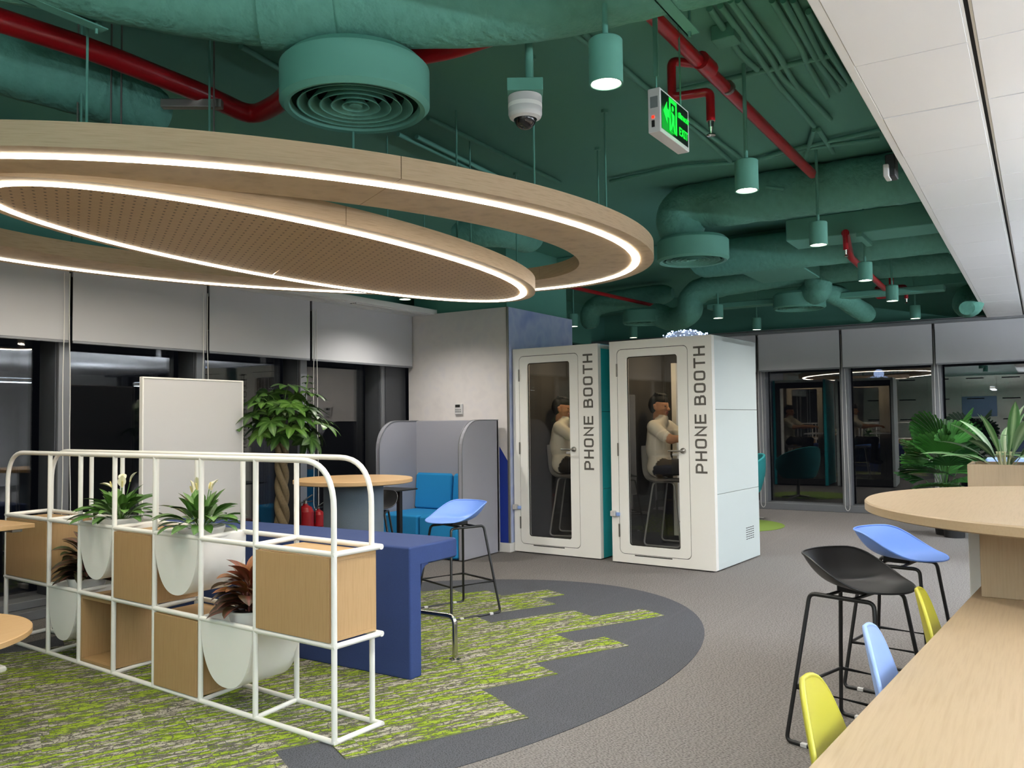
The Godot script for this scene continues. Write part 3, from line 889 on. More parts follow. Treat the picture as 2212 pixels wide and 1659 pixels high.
func services() -> void:
	# big insulated duct crossing overhead
	var top := []
	for q in [[-120, -10], [100, 24], [300, 64], [520, 98], [700, 106], [1000, 106], [1200, 86], [1430, 36], [1620, -8], [1800, -60]]:
		var p := P(q[0], q[1], 2.975)
		var d := Vector3(p.x, 0, p.z).normalized()
		top.append(Vector3(p.x, 3.165, p.z) - d * 0.085)
	var big := duct("large wrapped green air duct curving overhead, across the big round diffuser", curve(top, 8), 0.205, "", 0.02, 3, [[0.37, 0.47]])
	var an := mb()
	for q in [[1445, 20, 0.0], [85, 12, 0.0]]:
		var p := P(q[0], q[1], 2.96)
		an = mb()
		bb(an, p + Vector3(-0.02, 0.0, -0.25), p + Vector3(0.03, 0.005, 0.25)); bb(an, p + Vector3(-0.02, 0.0, -0.25), p + Vector3(-0.015, 0.045, 0.25))
		tube(an, [p + Vector3(0.0, -0.02, -0.22), Vector3(p.x, SLAB, p.z - 0.22)], 0.006, 6)
		obj("hanger_angle", an, M.green_paint, big)
	diffuser("big round green air diffuser under the large overhead duct", P(768, 238, CEIL), 0.315)
	var c2 := P(1497, 566, CEIL)
	diffuser("round green air diffuser at the tip of the oval ring light", c2, 0.30)
	var c3 := P(1727, 668, CEIL)
	diffuser("small far round air diffuser between two flexible ducts", c3, 0.31)
	var c4 := P(1392, 700, CEIL)
	diffuser("far round air diffuser above the phone booths", c4, 0.30)
	# duct from the second diffuser: elbow, then along towards the white ceiling
	duct("wrapped green duct with a bulging elbow feeding the diffuser by the ring tip", curve([c2 + Vector3(0, 0.18, 0), c2 + Vector3(-0.10, 0.32, 0.02), c2 + Vector3(-0.08, 0.44, 0.02), c2 + Vector3(0.12, 0.47, 0.0), c2 + Vector3(0.6, 0.46, 0.02), Vector3(-0.3, 3.2, c2.z), Vector3(0.6, 3.2, c2.z)], 8), 0.195, "", 0.07, 11, [])
	var lev := mb()
	var hp := PZ(1690, 408, c2.z + 0.2)
	bx(lev, hp, Vector3(0.14, 0.09, 0.012), 0.003); tube(lev, [hp + Vector3(-0.12, 0.03, 0.02), hp + Vector3(0.02, -0.01, 0.02)], 0.014, 8)
	tag(obj("damper_lever", lev, M.green_paint), "small green damper lever on a plate fixed to the elbow duct", "lever")
	# straight round ducts running along x further back
	var d3 := P(1573, 556, 3.12)
	duct("straight wrapped green duct running behind the elbow duct", curve([Vector3(d3.x - 0.4, 3.12, d3.z), Vector3(-2.0, 3.12, d3.z), Vector3(0.5, 3.12, d3.z)], 4), 0.19, "", 0.025, 5, [[0.68, 0.7]])
	var d4 := P(1790, 602, 3.05)
	duct("wrapped green duct ending in a baggy elbow over the third diffuser", curve([c3 + Vector3(0.05, 0.16, 0), d4 + Vector3(-0.12, -0.12, 0.0), d4 + Vector3(-0.1, 0.05, 0), d4 + Vector3(0.25, 0.1, 0), d4 + Vector3(1.2, 0.08, 0), Vector3(0.6, d4.y + 0.08, d4.z)], 7), 0.15, "", 0.08, 7)
	var d5 := P(1500, 640, 3.0)
	duct("wrapped green duct bending down to the diffuser above the phone booths", curve([c4 + Vector3(0.1, 0.18, 0), c4 + Vector3(0.45, 0.02, 0.1), d5 + Vector3(-0.08, -0.2, 0), d5 + Vector3(-0.02, 0.0, 0), d5 + Vector3(0.35, 0.12, 0), d5 + Vector3(1.6, 0.2, 0)], 7), 0.16, "", 0.07, 9)
	var d6a := c3 + Vector3(0.3, 0.2, 0.0)
	var d6b := P(1880, 682, 2.72)
	duct("ribbed flexible green duct hanging down beside the far diffuser", curve([d6a, d6a.lerp(d6b, 0.35) + Vector3(0, 0.03, 0), d6a.lerp(d6b, 0.7), d6b], 6), 0.125, "flexible ducts far down the room", 0.09, 13)
	var d7 := P(1290, 672, 3.05)
	duct("short wrapped green duct stub dropping behind the ring light", curve([d7 + Vector3(-0.1, -0.25, 0), d7 + Vector3(-0.1, 0.0, 0), d7 + Vector3(0.2, 0.12, 0), d7 + Vector3(1.2, 0.16, 0)], 6), 0.15, "", 0.07, 15)
	var d8 := P(2092, 650, 2.80)
	duct("rounded green duct end by the far corner of the white ceiling", curve([d8 + Vector3(0.0, -0.12, 0.3), d8, d8 + Vector3(0.0, 0.12, -0.5)], 5), 0.17, "", 0.04, 17)
	duct("wrapped green duct in the dark above the red pipe and ring light", curve([P(-140, 95, 3.12), P(60, 150, 3.1), P(200, 190, 3.08), P(360, 255, 3.02)], 6), 0.15, "", 0.05, 19)
	duct("wrapped green duct far back above the oval opening of the ring", curve([P(980, 505, 3.1), P(1080, 500, 3.1), P(1160, 520, 3.1)], 6), 0.14, "", 0.05, 21)
	# flat rectangular ducts
	var rz := P(1760, 515, 3.0)
	var bxs := thing("flat_duct", "flat rectangular green duct beside the elbow duct", "duct")
	obj("casing", bb(mb(), Vector3(rz.x - 0.25, 3.0, rz.z - 0.42), Vector3(0.6, 3.2, rz.z), 0.01), M.green_paint, bxs)
	var tr := mb()
	bb(tr, Vector3(rz.x + 0.35, 2.96, rz.z - 0.46), Vector3(rz.x + 0.40, 3.0, rz.z + 0.04), 0.004)
	obj("slotted_channel", tr, M.green_paint, bxs)
	var r2 := P(1800, 612, 2.98)
	bxs = thing("flat_duct", "flat green cassette box with a grille far down the ceiling", "duct")
	obj("casing", bb(mb(), P(1620, 600, 3.0) + Vector3(0, 0, -0.5), P(1735, 578, 3.0) + Vector3(0, 0.2, 0.3), 0.01), M.green_paint, bxs)
	bxs = thing("flat_duct", "shallow green duct below the far window trim", "duct")
	obj("casing", bb(mb(), Vector3(-3.7, 2.86, -10.9), Vector3(-0.9, 2.93, -10.7), 0.01), M.green_paint, bxs)
	# red sprinkler pipes
	var s1 := []
	for q in [[-80, 18], [200, 108], [440, 203], [545, 252], [612, 218], [650, 150], [960, 108], [1100, 60]]: s1.append(P(q[0], q[1], 3.08))
	var rp := pipe("sprinkler_pipe", "thick dark red sprinkler main bending above the ring light", "pipe", s1, 0.05, M.red_paint, "", 0.12)
	var ch := mb()
	var cp := P(415, 225, 3.02)
	bx(ch, cp, Vector3(0.30, 0.042, 0.042), 0.003, Transform3D(Basis(Vector3.UP, 0.6), cp - Basis(Vector3.UP, 0.6) * cp))
	obj("support_channel", ch, M.steel, rp)
	for q in [[168, 50], [240, 60], [262, 62], [462, 85]]:
		var p := P(q[0], 205, 3.0)
		obj("hanger_rod", tube(mb(), [Vector3(p.x, 2.6, p.z), Vector3(p.x, SLAB, p.z)], 0.005, 6), M.steel, rp)
	var a0 := P(1400, 25, 3.22); var a1 := P(1755, 376, 3.22)
	rp = pipe("sprinkler_pipe", "straight red sprinkler pipe running from the large duct to the elbow duct", "pipe", [a0, a1], 0.034, M.red_paint)
	var tee := P(1523, 140, 3.22)
	var dd := (a1 - a0).normalized()
	obj("tee_fitting", tube(mb(), [tee - dd * 0.07, tee + dd * 0.07], 0.046, 14), M.red_paint, rp)
	obj("coupling", tube(mb(), [tee + dd * 0.34, tee + dd * 0.37], 0.038, 14), M.steel, rp)
	var e1 := P(1450, 132, 3.22)
	var e2 := PV(1450, 210, e1)
	var e3 := P(1534, 198, e2.y)
	var e4 := PV(1535, 262, e3)
	obj("branch", tube(mb(), soft([tee, e1, e2, e3, e4], 0.03), 0.022, 12), M.red_paint, rp)
	obj("sprinkler_head", lathe(mb(), [Vector2(0.002, -0.075), Vector2(0.022, -0.072), Vector2(0.022, -0.066), Vector2(0.006, -0.06), Vector2(0.012, -0.03), Vector2(0.016, 0.0), Vector2(0.0, 0.0)], 16, Transform3D(Basis(), e4)), M.chrome, rp)
	var f0 := P(1826, 503, 3.0)
	rp = pipe("sprinkler_pipe", "red sprinkler pipe with a dropped head far down beside the white ceiling", "pipe", [f0, P(1838, 556, 2.93), P(1862, 578, 2.93), P(1930, 642, 2.93)], 0.032, M.red_paint, "", 0.05)
	var f1 := PV(1827, 540, f0)
	obj("branch", tube(mb(), [f0 + Vector3(0, 0.02, 0), f1], 0.022, 10), M.red_paint, rp)
	obj("sprinkler_head", lathe(mb(), [Vector2(0.0, -0.06), Vector2(0.02, -0.055), Vector2(0.008, -0.04), Vector2(0.014, 0.0)], 14, Transform3D(Basis(), f1)), M.chrome, rp)
	var g0 := P(1925, 605, 3.0)
	var g2 := PV(1957, 645, P(1957, 618, 2.98))
	rp = pipe("sprinkler_pipe", "small red square loop of sprinkler pipe at the far end of the ceiling", "pipe", [P(1925, 640, 2.9), P(1895, 643, 2.9), P(1893, 621, 2.98), P(1957, 618, 2.98), g2], 0.022, M.red_paint, "", 0.04)
	obj("riser", tube(mb(), [g0 + Vector3(0, -0.05, 0), g0 + Vector3(0, 0.25, 0)], 0.028, 10), M.red_paint, rp)
	obj("sprinkler_head", lathe(mb(), [Vector2(0.0, -0.06), Vector2(0.02, -0.055), Vector2(0.008, -0.04), Vector2(0.014, 0.0)], 14, Transform3D(Basis(), g2)), M.chrome, rp)
	pipe("sprinkler_pipe", "thin red pipe slanting above the far phone booth", "pipe", [P(1225, 618, 3.05), P(1440, 666, 3.05)], 0.025, M.red_paint)
	# conduits fixed under the slab
	var y := SLAB - 0.03
	var lines := [[[1240, 72], [1600, 342]], [[1258, 70], [1578, 348]], [[1533, 18], [1566, 66], [1600, 120], [1636, 150]], [[1556, 12], [1640, 125], [1686, 190], [1758, 272]], [[1578, 0], [1662, 120], [1690, 170], [1716, 190]], [[1594, 0], [1682, 118], [1716, 180], [1794, 258]], [[1668, 0], [1730, 102], [1746, 142], [1787, 210]], [[1692, 0], [1766, 132], [1810, 196]], [[1713, 0], [1780, 132], [1824, 184]], [[1746, 25], [1794, 115], [1834, 176]], [[1446, 200], [1800, 118]], [[1608, 358], [1680, 330], [1902, 280]], [[1612, 350], [1760, 318], [1900, 300]], [[1318, 392], [1470, 360], [1602, 350]], [[900, 295], [1250, 470]], [[925, 255], [1210, 395]], [[860, 290], [1060, 385]], [[520, 100], [640, 170]], [[1758, 280], [1740, 340]], [[1768, 280], [1800, 330]]]
	for l in lines:
		var pts := []
		for q in l: pts.append(P(q[0], q[1], y))
		pipe("conduit", "thin green electrical conduit clipped under the painted slab", "conduit", pts, 0.016, M.green_paint, "conduits under the green slab", 0.08)
	var jb := mb()
	bx(jb, P(1568, 72, y) + Vector3(0, -0.01, 0), Vector3(0.12, 0.08, 0.12), 0.006)
	tag(obj("junction_box", jb, M.green_paint), "green junction box where a conduit meets the pendant stem", "junction box")

# ---- phone booths
const BW := 1.09
const BD := 1.13
const BH := 2.19

# lettering of even strokes with rounded bowls, each letter in a box 0.8 wide and 1 high
const GLYPH := {
	"P": [[[0, 0], [0, 1], [0.55, 1], [0.75, 0.86], [0.75, 0.56], [0.55, 0.42], [0, 0.42]]],
	"H": [[[0, 0], [0, 1]], [[0.75, 0], [0.75, 1]], [[0, 0.5], [0.75, 0.5]]],
	"O": [[[0.2, 0], [0.55, 0], [0.7, 0.06], [0.75, 0.2], [0.75, 0.8], [0.7, 0.94], [0.55, 1], [0.2, 1], [0.05, 0.94], [0, 0.8], [0, 0.2], [0.05, 0.06], [0.2, 0]]],
	"N": [[[0, 0], [0, 1], [0.75, 0], [0.75, 1]]],
	"E": [[[0.72, 0], [0, 0], [0, 1], [0.72, 1]], [[0, 0.51], [0.66, 0.51]]],
	"B": [[[0, 0], [0, 1], [0.52, 1], [0.68, 0.9], [0.68, 0.64], [0.54, 0.53], [0, 0.53]], [[0.52, 0.53], [0.75, 0.4], [0.75, 0.13], [0.58, 0], [0, 0]]],
	"T": [[[0, 1], [0.8, 1]], [[0.4, 1], [0.4, 0]]],
}

func stroke(m: MB, pts: Array, w: float, xf: Transform3D) -> void:
	# flat ribbon with mitred joints
	var n := pts.size()
	var closed: bool = (pts[0] as Vector2).distance_to(pts[n - 1]) < 1e-5
	if closed:
		pts = pts.slice(0, n - 1)
		n -= 1
	var L := []; var R := []
	for k in n:
		var p: Vector2 = pts[k]
		var a: Vector2 = pts[(k - 1 + n) % n] if (closed or k > 0) else p * 2.0 - (pts[1] as Vector2)
		var b: Vector2 = pts[(k + 1) % n] if (closed or k < n - 1) else p * 2.0 - (pts[n - 2] as Vector2)
		var da := (p - a).normalized(); var db := (b - p).normalized()
		var na := Vector2(-da.y, da.x); var nb := Vector2(-db.y, db.x)
		var mi := (na + nb).normalized()
		var q := mi * (w / 2.0) / maxf(mi.dot(na), 0.42)
		var e := Vector2.ZERO
		if not closed and k == 0: e = -db * w / 2.0
		if not closed and k == n - 1: e = da * w / 2.0
		L.append(p + q + e); R.append(p - q + e)
	for k in n if closed else n - 1:
		var j := (k + 1) % n
		var cc := []
		for p in [R[k], R[j], L[j], L[k]]: cc.append(xf * Vector3(p.x, p.y, 0.0015))
		m.quad(cc[0], cc[1], cc[2], cc[3])

func booth(label: String, at: Vector3, turn: float, side_mat: Material) -> Node3D:
	var t := thing("phone_booth", label, "phone booth", at, turn)
	var outer := rrect(0.0, 0.0, BW, BH, 0.004, 6)
	var hole := rrect(0.083, 0.083, 0.848, 2.108, 0.05, 6)
	obj("front_frame", ringx(mb(), outer, hole, 0.06, Transform3D(Basis(), Vector3(0, 0, -0.06)), false), M.booth_white, t)
	# side walls in three stacked panels
	for s in 2:
		var x0 := 0.0 if s == 0 else BW - 0.05
		for q in [[0.0, 0.698], [0.702, 1.488], [1.492, BH]]:
			var panel := obj("side_panel", bb(mb(), Vector3(x0, q[0], -BD), Vector3(x0 + 0.05, q[1], -0.061), 0.0015), side_mat, t)
			if q[0] == 0.0:
				var v := mb()
				for r in 6:
					for c in 4:
						bb(v, Vector3(x0 - 0.001 if s == 0 else x0 + 0.044, 0.20 + r * 0.022, -0.80 - c * 0.055), Vector3(x0 + 0.006 if s == 0 else x0 + 0.051, 0.207 + r * 0.022, -0.758 - c * 0.055))
				obj("vent_slots", v, M.seam, panel)
		obj("wall_lining", bb(mb(), Vector3(0.05 if s == 0 else BW - 0.075, 0.06, -BD + 0.05), Vector3(0.075 if s == 0 else BW - 0.05, BH - 0.05, -0.062)), M.felt_dark, t)
	obj("roof", bb(mb(), Vector3(0.0, BH - 0.05, -BD + 0.001), Vector3(BW, BH - 0.002, -0.061), 0.003), M.booth_white, t)
	obj("floor_plate", bb(mb(), Vector3(0.05, 0.012, -BD), Vector3(BW - 0.05, 0.06, -0.06)), M.felt_dark, t)
	# back wall: a strip of felt, then a tall glass light
	var bk := mb()
	bb(bk, Vector3(0.05, 0.06, -BD), Vector3(0.155, BH - 0.05, -BD + 0.05)); bb(bk, Vector3(0.155, 0.06, -BD), Vector3(BW - 0.05, 0.14, -BD + 0.05)); bb(bk, Vector3(0.155, 2.02, -BD), Vector3(BW - 0.05, BH - 0.05, -BD + 0.05))
	obj("back_wall", bk, M.felt_dark, t)
	var bf := mb()
	bb(bf, Vector3(0.155, 0.14, -BD + 0.005), Vector3(0.21, 2.02, -BD + 0.055), 0.003)
	obj("back_frame", bf, M.booth_white, t)
	obj("back_pane", bb(mb(), Vector3(0.21, 0.14, -BD + 0.022), Vector3(BW - 0.06, 2.02, -BD + 0.028)), M.glass, t)
	# door with its pane, hinges, handle and closer
	var dr := rrect(0.0885, 0.0885, 0.8425, 2.1025, 0.047, 6)
	var win := rrect(0.187, 0.168, 0.737, 2.028, 0.028, 6)
	var door := obj("door", ringx(mb(), dr, win, 0.048, Transform3D(Basis(), Vector3(0, 0, -0.049)), false), M.booth_white, t)
	obj("pane", extr(mb(), rrect(0.19, 0.171, 0.734, 2.025, 0.026, 6), 0.006, Transform3D(Basis(), Vector3(0, 0, -0.03))), M.glass, door)
	obj("glazing_gasket", ringx(mb(), rrect(0.187, 0.168, 0.737, 2.028, 0.028, 6), rrect(0.193, 0.174, 0.731, 2.022, 0.024, 6), 0.012, Transform3D(Basis(), Vector3(0, 0, -0.034))), M.seam, door)
	obj("door_gap", ringx(mb(), rrect(0.080, 0.080, 0.851, 2.111, 0.05, 6), rrect(0.095, 0.095, 0.836, 2.096, 0.045, 6), 0.01, Transform3D(Basis(), Vector3(0, 0, -0.018)), false), M.seam, t)
	var hd := mb()
	lathe(hd, [Vector2(0.0, 0.032), Vector2(0.012, 0.03), Vector2(0.024, 0.02), Vector2(0.027, 0.006), Vector2(0.027, 0.0)], 20, Transform3D(Basis(Vector3.RIGHT, PI / 2), Vector3(0.785, 1.105, 0.0)))
	tube(hd, soft([Vector3(0.785, 1.105, 0.02), Vector3(0.785, 1.105, 0.055), Vector3(0.655, 1.105, 0.055)], 0.012), 0.0085, 10)
	obj("handle", hd, M.steel, door)
	for y in [1.90, 1.11, 0.31]:
		obj("hinge", bx(mb(), Vector3(0.0845, y, 0.004), Vector3(0.016, 0.13, 0.012), 0.003), M.steel, t)
	var sn := obj("door_sensor", bx(mb(), Vector3(0.028, 0.475, 0.022), Vector3(0.055, 0.055, 0.042), 0.006), M.soft_white, t)
	obj("sensor_tab", bx(mb(), Vector3(0.078, 0.47, 0.016), Vector3(0.042, 0.036, 0.022), 0.006), M.shell_pale, sn)
	obj("threshold_strip", bx(mb(), Vector3(0.45, 0.076, 0.0), Vector3(0.40, 0.010, 0.006), 0.002), M.seam, t)
	# PHONE BOOTH, reading upwards
	var words := [mb(), mb()]
	var lt: MB = words[0]
	var hgt := 0.098
	var x := 0.0
	for ch in "PHONE BOOTH":
		if ch == " ":
			x += 0.058
			lt = words[1]
			continue
		for line in GLYPH[ch]:
			var pts := []
			for p in line: pts.append(Vector2(x + p[0] * hgt * 0.98, p[1] * hgt))
			stroke(lt, pts, 0.0195, Transform3D(Basis(Vector3(0, 0, 1), PI / 2), Vector3(1.015, 0.905, 0.0)))
		x += 0.116
	for w in words: obj("lettering", w, M.booth_ink, t)
	# inside: shelf desk, small ceiling lamp
	obj("shelf_desk", bb(mb(), Vector3(0.62, 1.05, -BD + 0.06), Vector3(BW - 0.076, 1.075, -0.10), 0.004), M.soft_white, t)
	obj("lamp_face", bb(mb(), Vector3(0.40, BH - 0.062, -0.66), Vector3(0.60, BH - 0.052, -0.46)), M.booth_lamp, t)
	var l := OmniLight3D.new()
	l.name = "booth_lamp"
	l.light_color = Color(1.0, 0.9, 0.72); l.light_energy = 0.07; l.light_size = 0.05; l.omni_range = 6.0; l.shadow_enabled = true
	t.add_child(l)
	l.position = Vector3(0.5, BH - 0.1, -0.56)
	return t

# ---- figures: tapered bones joined smoothly, meshed as surface nets
func sdf_mesh(m: MB, bones: Array, cell: float, ks: float, cols: Array) -> void:
	var lo := Vector3(9, 9, 9); var hi := -lo
	for b in bones:
		for e in [[b[0], b[1]], [b[2], b[3]]]:
			lo = lo.min(e[0] - Vector3.ONE * (e[1] + cell * 4)); hi = hi.max(e[0] + Vector3.ONE * (e[1] + cell * 4))
	var nx := int((hi.x - lo.x) / cell) + 2; var ny := int((hi.y - lo.y) / cell) + 2; var nz := int((hi.z - lo.z) / cell) + 2
	var f := PackedFloat32Array(); f.resize(nx * ny * nz); f.fill(1.0)
	var best := PackedFloat32Array(); best.resize(nx * ny * nz); best.fill(9.0)
	var who := PackedByteArray(); who.resize(nx * ny * nz)
	for b in bones:
		var a: Vector3 = b[0]; var ra: float = b[1]; var c: Vector3 = b[2]; var rc: float = b[3]; var ci: int = b[4]
		var pad := maxf(ra, rc) + ks + cell * 3
		var l2 := a.min(c) - Vector3.ONE * pad; var h2 := a.max(c) + Vector3.ONE * pad
		var i0 := maxi(0, int((l2.x - lo.x) / cell)); var i1 := mini(nx - 1, int((h2.x - lo.x) / cell) + 1)
		var j0 := maxi(0, int((l2.y - lo.y) / cell)); var j1 := mini(ny - 1, int((h2.y - lo.y) / cell) + 1)
		var k0 := maxi(0, int((l2.z - lo.z) / cell)); var k1 := mini(nz - 1, int((h2.z - lo.z) / cell) + 1)
		var ac := c - a
		var il := 1.0 / maxf(ac.length_squared(), 1e-9)
		for i in range(i0, i1 + 1):
			for j in range(j0, j1 + 1):
				var at := (i * ny + j) * nz
				for k in range(k0, k1 + 1):
					var p := Vector3(lo.x + i * cell, lo.y + j * cell, lo.z + k * cell) - a
					var t := clampf(p.dot(ac) * il, 0.0, 1.0)
					var d := (p - ac * t).length() - lerpf(ra, rc, t)
					if d < best[at + k]:
						best[at + k] = d; who[at + k] = ci
					var o := f[at + k]
					var h := maxf(ks - absf(o - d), 0.0) / ks
					f[at + k] = minf(o, d) - h * h * ks * 0.25
	var id := PackedInt32Array(); id.resize(nx * ny * nz); id.fill(-1)
	for i in nx - 1:
		for j in ny - 1:
			for k in nz - 1:
				var q := (i * ny + j) * nz + k
				var v := [f[q], f[q + 1], f[q + nz], f[q + nz + 1], f[q + ny * nz], f[q + ny * nz + 1], f[q + ny * nz + nz], f[q + ny * nz + nz + 1]]
				var neg := 0
				for e in v: neg += 1 if e < 0.0 else 0
				if neg == 0 or neg == 8: continue
				var s := Vector3.ZERO; var n := 0
				for e in [[0, 1], [2, 3], [4, 5], [6, 7], [0, 2], [1, 3], [4, 6], [5, 7], [0, 4], [1, 5], [2, 6], [3, 7]]:
					var va: float = v[e[0]]; var vb: float = v[e[1]]
					if (va < 0.0) == (vb < 0.0): continue
					var t := va / (va - vb)
					var pa := Vector3((e[0] >> 2) & 1, (e[0] >> 1) & 1, e[0] & 1); var pb := Vector3((e[1] >> 2) & 1, (e[1] >> 1) & 1, e[1] & 1)
					s += pa.lerp(pb, t); n += 1
				var g := Vector3(v[4] + v[5] + v[6] + v[7] - v[0] - v[1] - v[2] - v[3], v[2] + v[3] + v[6] + v[7] - v[0] - v[1] - v[4] - v[5], v[1] + v[3] + v[5] + v[7] - v[0] - v[2] - v[4] - v[6]).normalized()
				m.col = cols[who[q]]
				id[q] = m.pt(lo + (Vector3(i, j, k) + s / n) * cell, g)
	for i in range(1, nx - 1):
		for j in range(1, ny - 1):
			for k in range(1, nz - 1):
				var q := (i * ny + j) * nz + k
				var a := f[q] < 0.0
				for ax in 3:
					var st: int = [ny * nz, nz, 1][ax]
					if a == (f[q + st] < 0.0): continue
					var u: int = [nz, 1, ny * nz][ax]; var w: int = [1, ny * nz, nz][ax]
					var c0 := id[q - u - w]; var c1 := id[q - w]; var c2 := id[q]; var c3 := id[q - u]
					if c0 < 0 or c1 < 0 or c2 < 0 or c3 < 0: continue
					if a:
						m.tri(c0, c1, c2); m.tri(c0, c2, c3)
					else:
						m.tri(c0, c2, c1); m.tri(c0, c3, c2)
	m.col = Color.WHITE

# seated, facing +x, both arms reaching forward; returns body mesh and hair mesh
func person_meshes() -> Array:
	var V := func(x, y, z): return Vector3(x, y, z)
	var skin := c8(178, 130, 98).srgb_to_linear(); var shirt := c8(206, 199, 182).srgb_to_linear(); var trousers := c8(34, 34, 38).srgb_to_linear(); var shoe := c8(40, 38, 38).srgb_to_linear(); var lip := c8(158, 96, 84).srgb_to_linear(); var dark := c8(30, 24, 22).srgb_to_linear()
	var cols := [skin, shirt, trousers, shoe, lip, dark]
	var B := [[V.call(-0.02, 0.875, 0.07), 0.106, V.call(-0.02, 0.875, -0.07), 0.106, 1], [V.call(-0.03, 0.93, 0), 0.118, V.call(-0.045, 1.08, 0), 0.118, 1], [V.call(-0.045, 1.06, 0.045), 0.105, V.call(-0.02, 1.24, 0.07), 0.098, 1], [V.call(-0.045, 1.06, -0.045), 0.105, V.call(-0.02, 1.24, -0.07), 0.098, 1], [V.call(-0.012, 1.285, 0.14), 0.066, V.call(-0.012, 1.285, -0.14), 0.066, 1], [V.call(0.0, 1.33, 0.05), 0.05, V.call(0.0, 1.33, -0.05), 0.05, 1], [V.call(-0.005, 1.32, 0), 0.055, V.call(-0.02, 1.41, 0), 0.052, 0], [V.call(0.006, 1.345, 0), 0.063, V.call(0.012, 1.365, 0), 0.061, 1]]
	for s in [-1, 1]:
		B.append([V.call(0.0, 0.865, 0.085 * s), 0.092, V.call(0.40, 0.875, 0.115 * s), 0.066, 2])
		B.append([V.call(0.40, 0.875, 0.115 * s), 0.064, V.call(0.36, 0.47, 0.11 * s), 0.046, 2])
		B.append([V.call(0.34, 0.435, 0.11 * s), 0.042, V.call(0.50, 0.415, 0.125 * s), 0.034, 3])
		B.append([V.call(-0.005, 1.285, 0.165 * s), 0.066, V.call(0.13, 1.19, 0.195 * s), 0.060, 1])
		B.append([V.call(0.13, 1.19, 0.195 * s), 0.042, V.call(0.20, 1.16, 0.20 * s), 0.040, 0])
		B.append([V.call(0.20, 1.16, 0.20 * s), 0.041, V.call(0.42, 1.175, 0.13 * s), 0.028, 0])
	var m := mb()
	m.tint = true
	sdf_mesh(m, B, 0.0125, 0.03, cols)
	# head
	var H := V.call(-0.012, 1.487, 0)
	var hb := [[H + V.call(-0.02, 0.035, 0), 0.086, H + V.call(0.0, 0.03, 0), 0.084, 0], [H + V.call(0.02, -0.02, 0.018), 0.062, H + V.call(0.028, -0.075, 0.008), 0.038, 0], [H + V.call(0.02, -0.02, -0.018), 0.062, H + V.call(0.028, -0.075, -0.008), 0.038, 0], [H + V.call(0.05, -0.088, 0), 0.022, H + V.call(0.058, -0.082, 0), 0.02, 0], [H + V.call(-0.02, -0.06, 0), 0.052, H + V.call(-0.03, -0.11, 0), 0.05, 0], [H + V.call(0.079, 0.012, 0), 0.009, H + V.call(0.101, -0.022, 0), 0.012, 0], [H + V.call(0.094, -0.028, 0.009), 0.008, H + V.call(0.094, -0.028, -0.009), 0.008, 0], [H + V.call(0.079, -0.052, 0.014), 0.007, H + V.call(0.079, -0.052, -0.014), 0.007, 4], [H + V.call(0.077, -0.061, 0.011), 0.007, H + V.call(0.077, -0.061, -0.011), 0.007, 4]]
	for s in [-1, 1]:
		hb.append([H + V.call(0.072, 0.022, 0.018 * s), 0.010, H + V.call(0.058, 0.024, 0.046 * s), 0.010, 0])
		hb.append([H + V.call(0.073, 0.031, 0.018 * s), 0.005, H + V.call(0.064, 0.032, 0.044 * s), 0.005, 5])
		hb.append([H + V.call(0.071, 0.006, 0.028 * s), 0.008, H + V.call(0.069, 0.006, 0.036 * s), 0.008, 5])
		hb.append([H + V.call(-0.018, 0.018, 0.083 * s), 0.011, H + V.call(-0.012, -0.018, 0.078 * s), 0.010, 0])
		hb.append([H + V.call(-0.026, 0.022, 0.087 * s), 0.006, H + V.call(-0.022, -0.01, 0.083 * s), 0.006, 0])
	sdf_mesh(m, hb, 0.0052, 0.014, cols)
	# hands, lightly curled over the desk edge
	for s in [-1, 1]:
		var W := V.call(0.42, 1.175, 0.13 * s)
		var hn := [[W, 0.027, W + V.call(0.03, -0.002, -0.002 * s), 0.026, 0], [W + V.call(0.03, -0.002, 0.018 * s), 0.017, W + V.call(0.088, -0.006, 0.026 * s), 0.013, 0], [W + V.call(0.03, -0.002, -0.02 * s), 0.017, W + V.call(0.088, -0.006, -0.028 * s), 0.013, 0], [W + V.call(0.04, -0.002, 0.0), 0.018, W + V.call(0.09, -0.004, 0.0), 0.014, 0]]
		var ln := [0.062, 0.076, 0.082, 0.07]
		for k in 4:
			var zz: float = (0.03 - 0.0195 * k) * s
			var k0: Vector3 = W + V.call(0.086, -0.004, zz)
			var k1: Vector3 = k0 + V.call(ln[k] * 0.45, -0.004, zz * 0.1)
			var k2: Vector3 = k1 + V.call(ln[k] * 0.28, -0.018, 0.0)
			var k3: Vector3 = k2 + V.call(ln[k] * 0.14, -0.022, 0.0)
			hn += [[k0, 0.0092, k1, 0.0085, 0], [k1, 0.0085, k2, 0.008, 0], [k2, 0.008, k3, 0.0072, 0]]
		var t0: Vector3 = W + V.call(0.03, -0.008, -0.026 * s)
		hn += [[t0, 0.013, t0 + V.call(0.034, -0.006, -0.024 * s), 0.0105, 0], [t0 + V.call(0.034, -0.006, -0.024 * s), 0.0105, t0 + V.call(0.066, -0.01, -0.022 * s), 0.0085, 0]]
		sdf_mesh(m, hn, 0.0042, 0.008, cols)
	var hm := mb()
	hm.tint = true
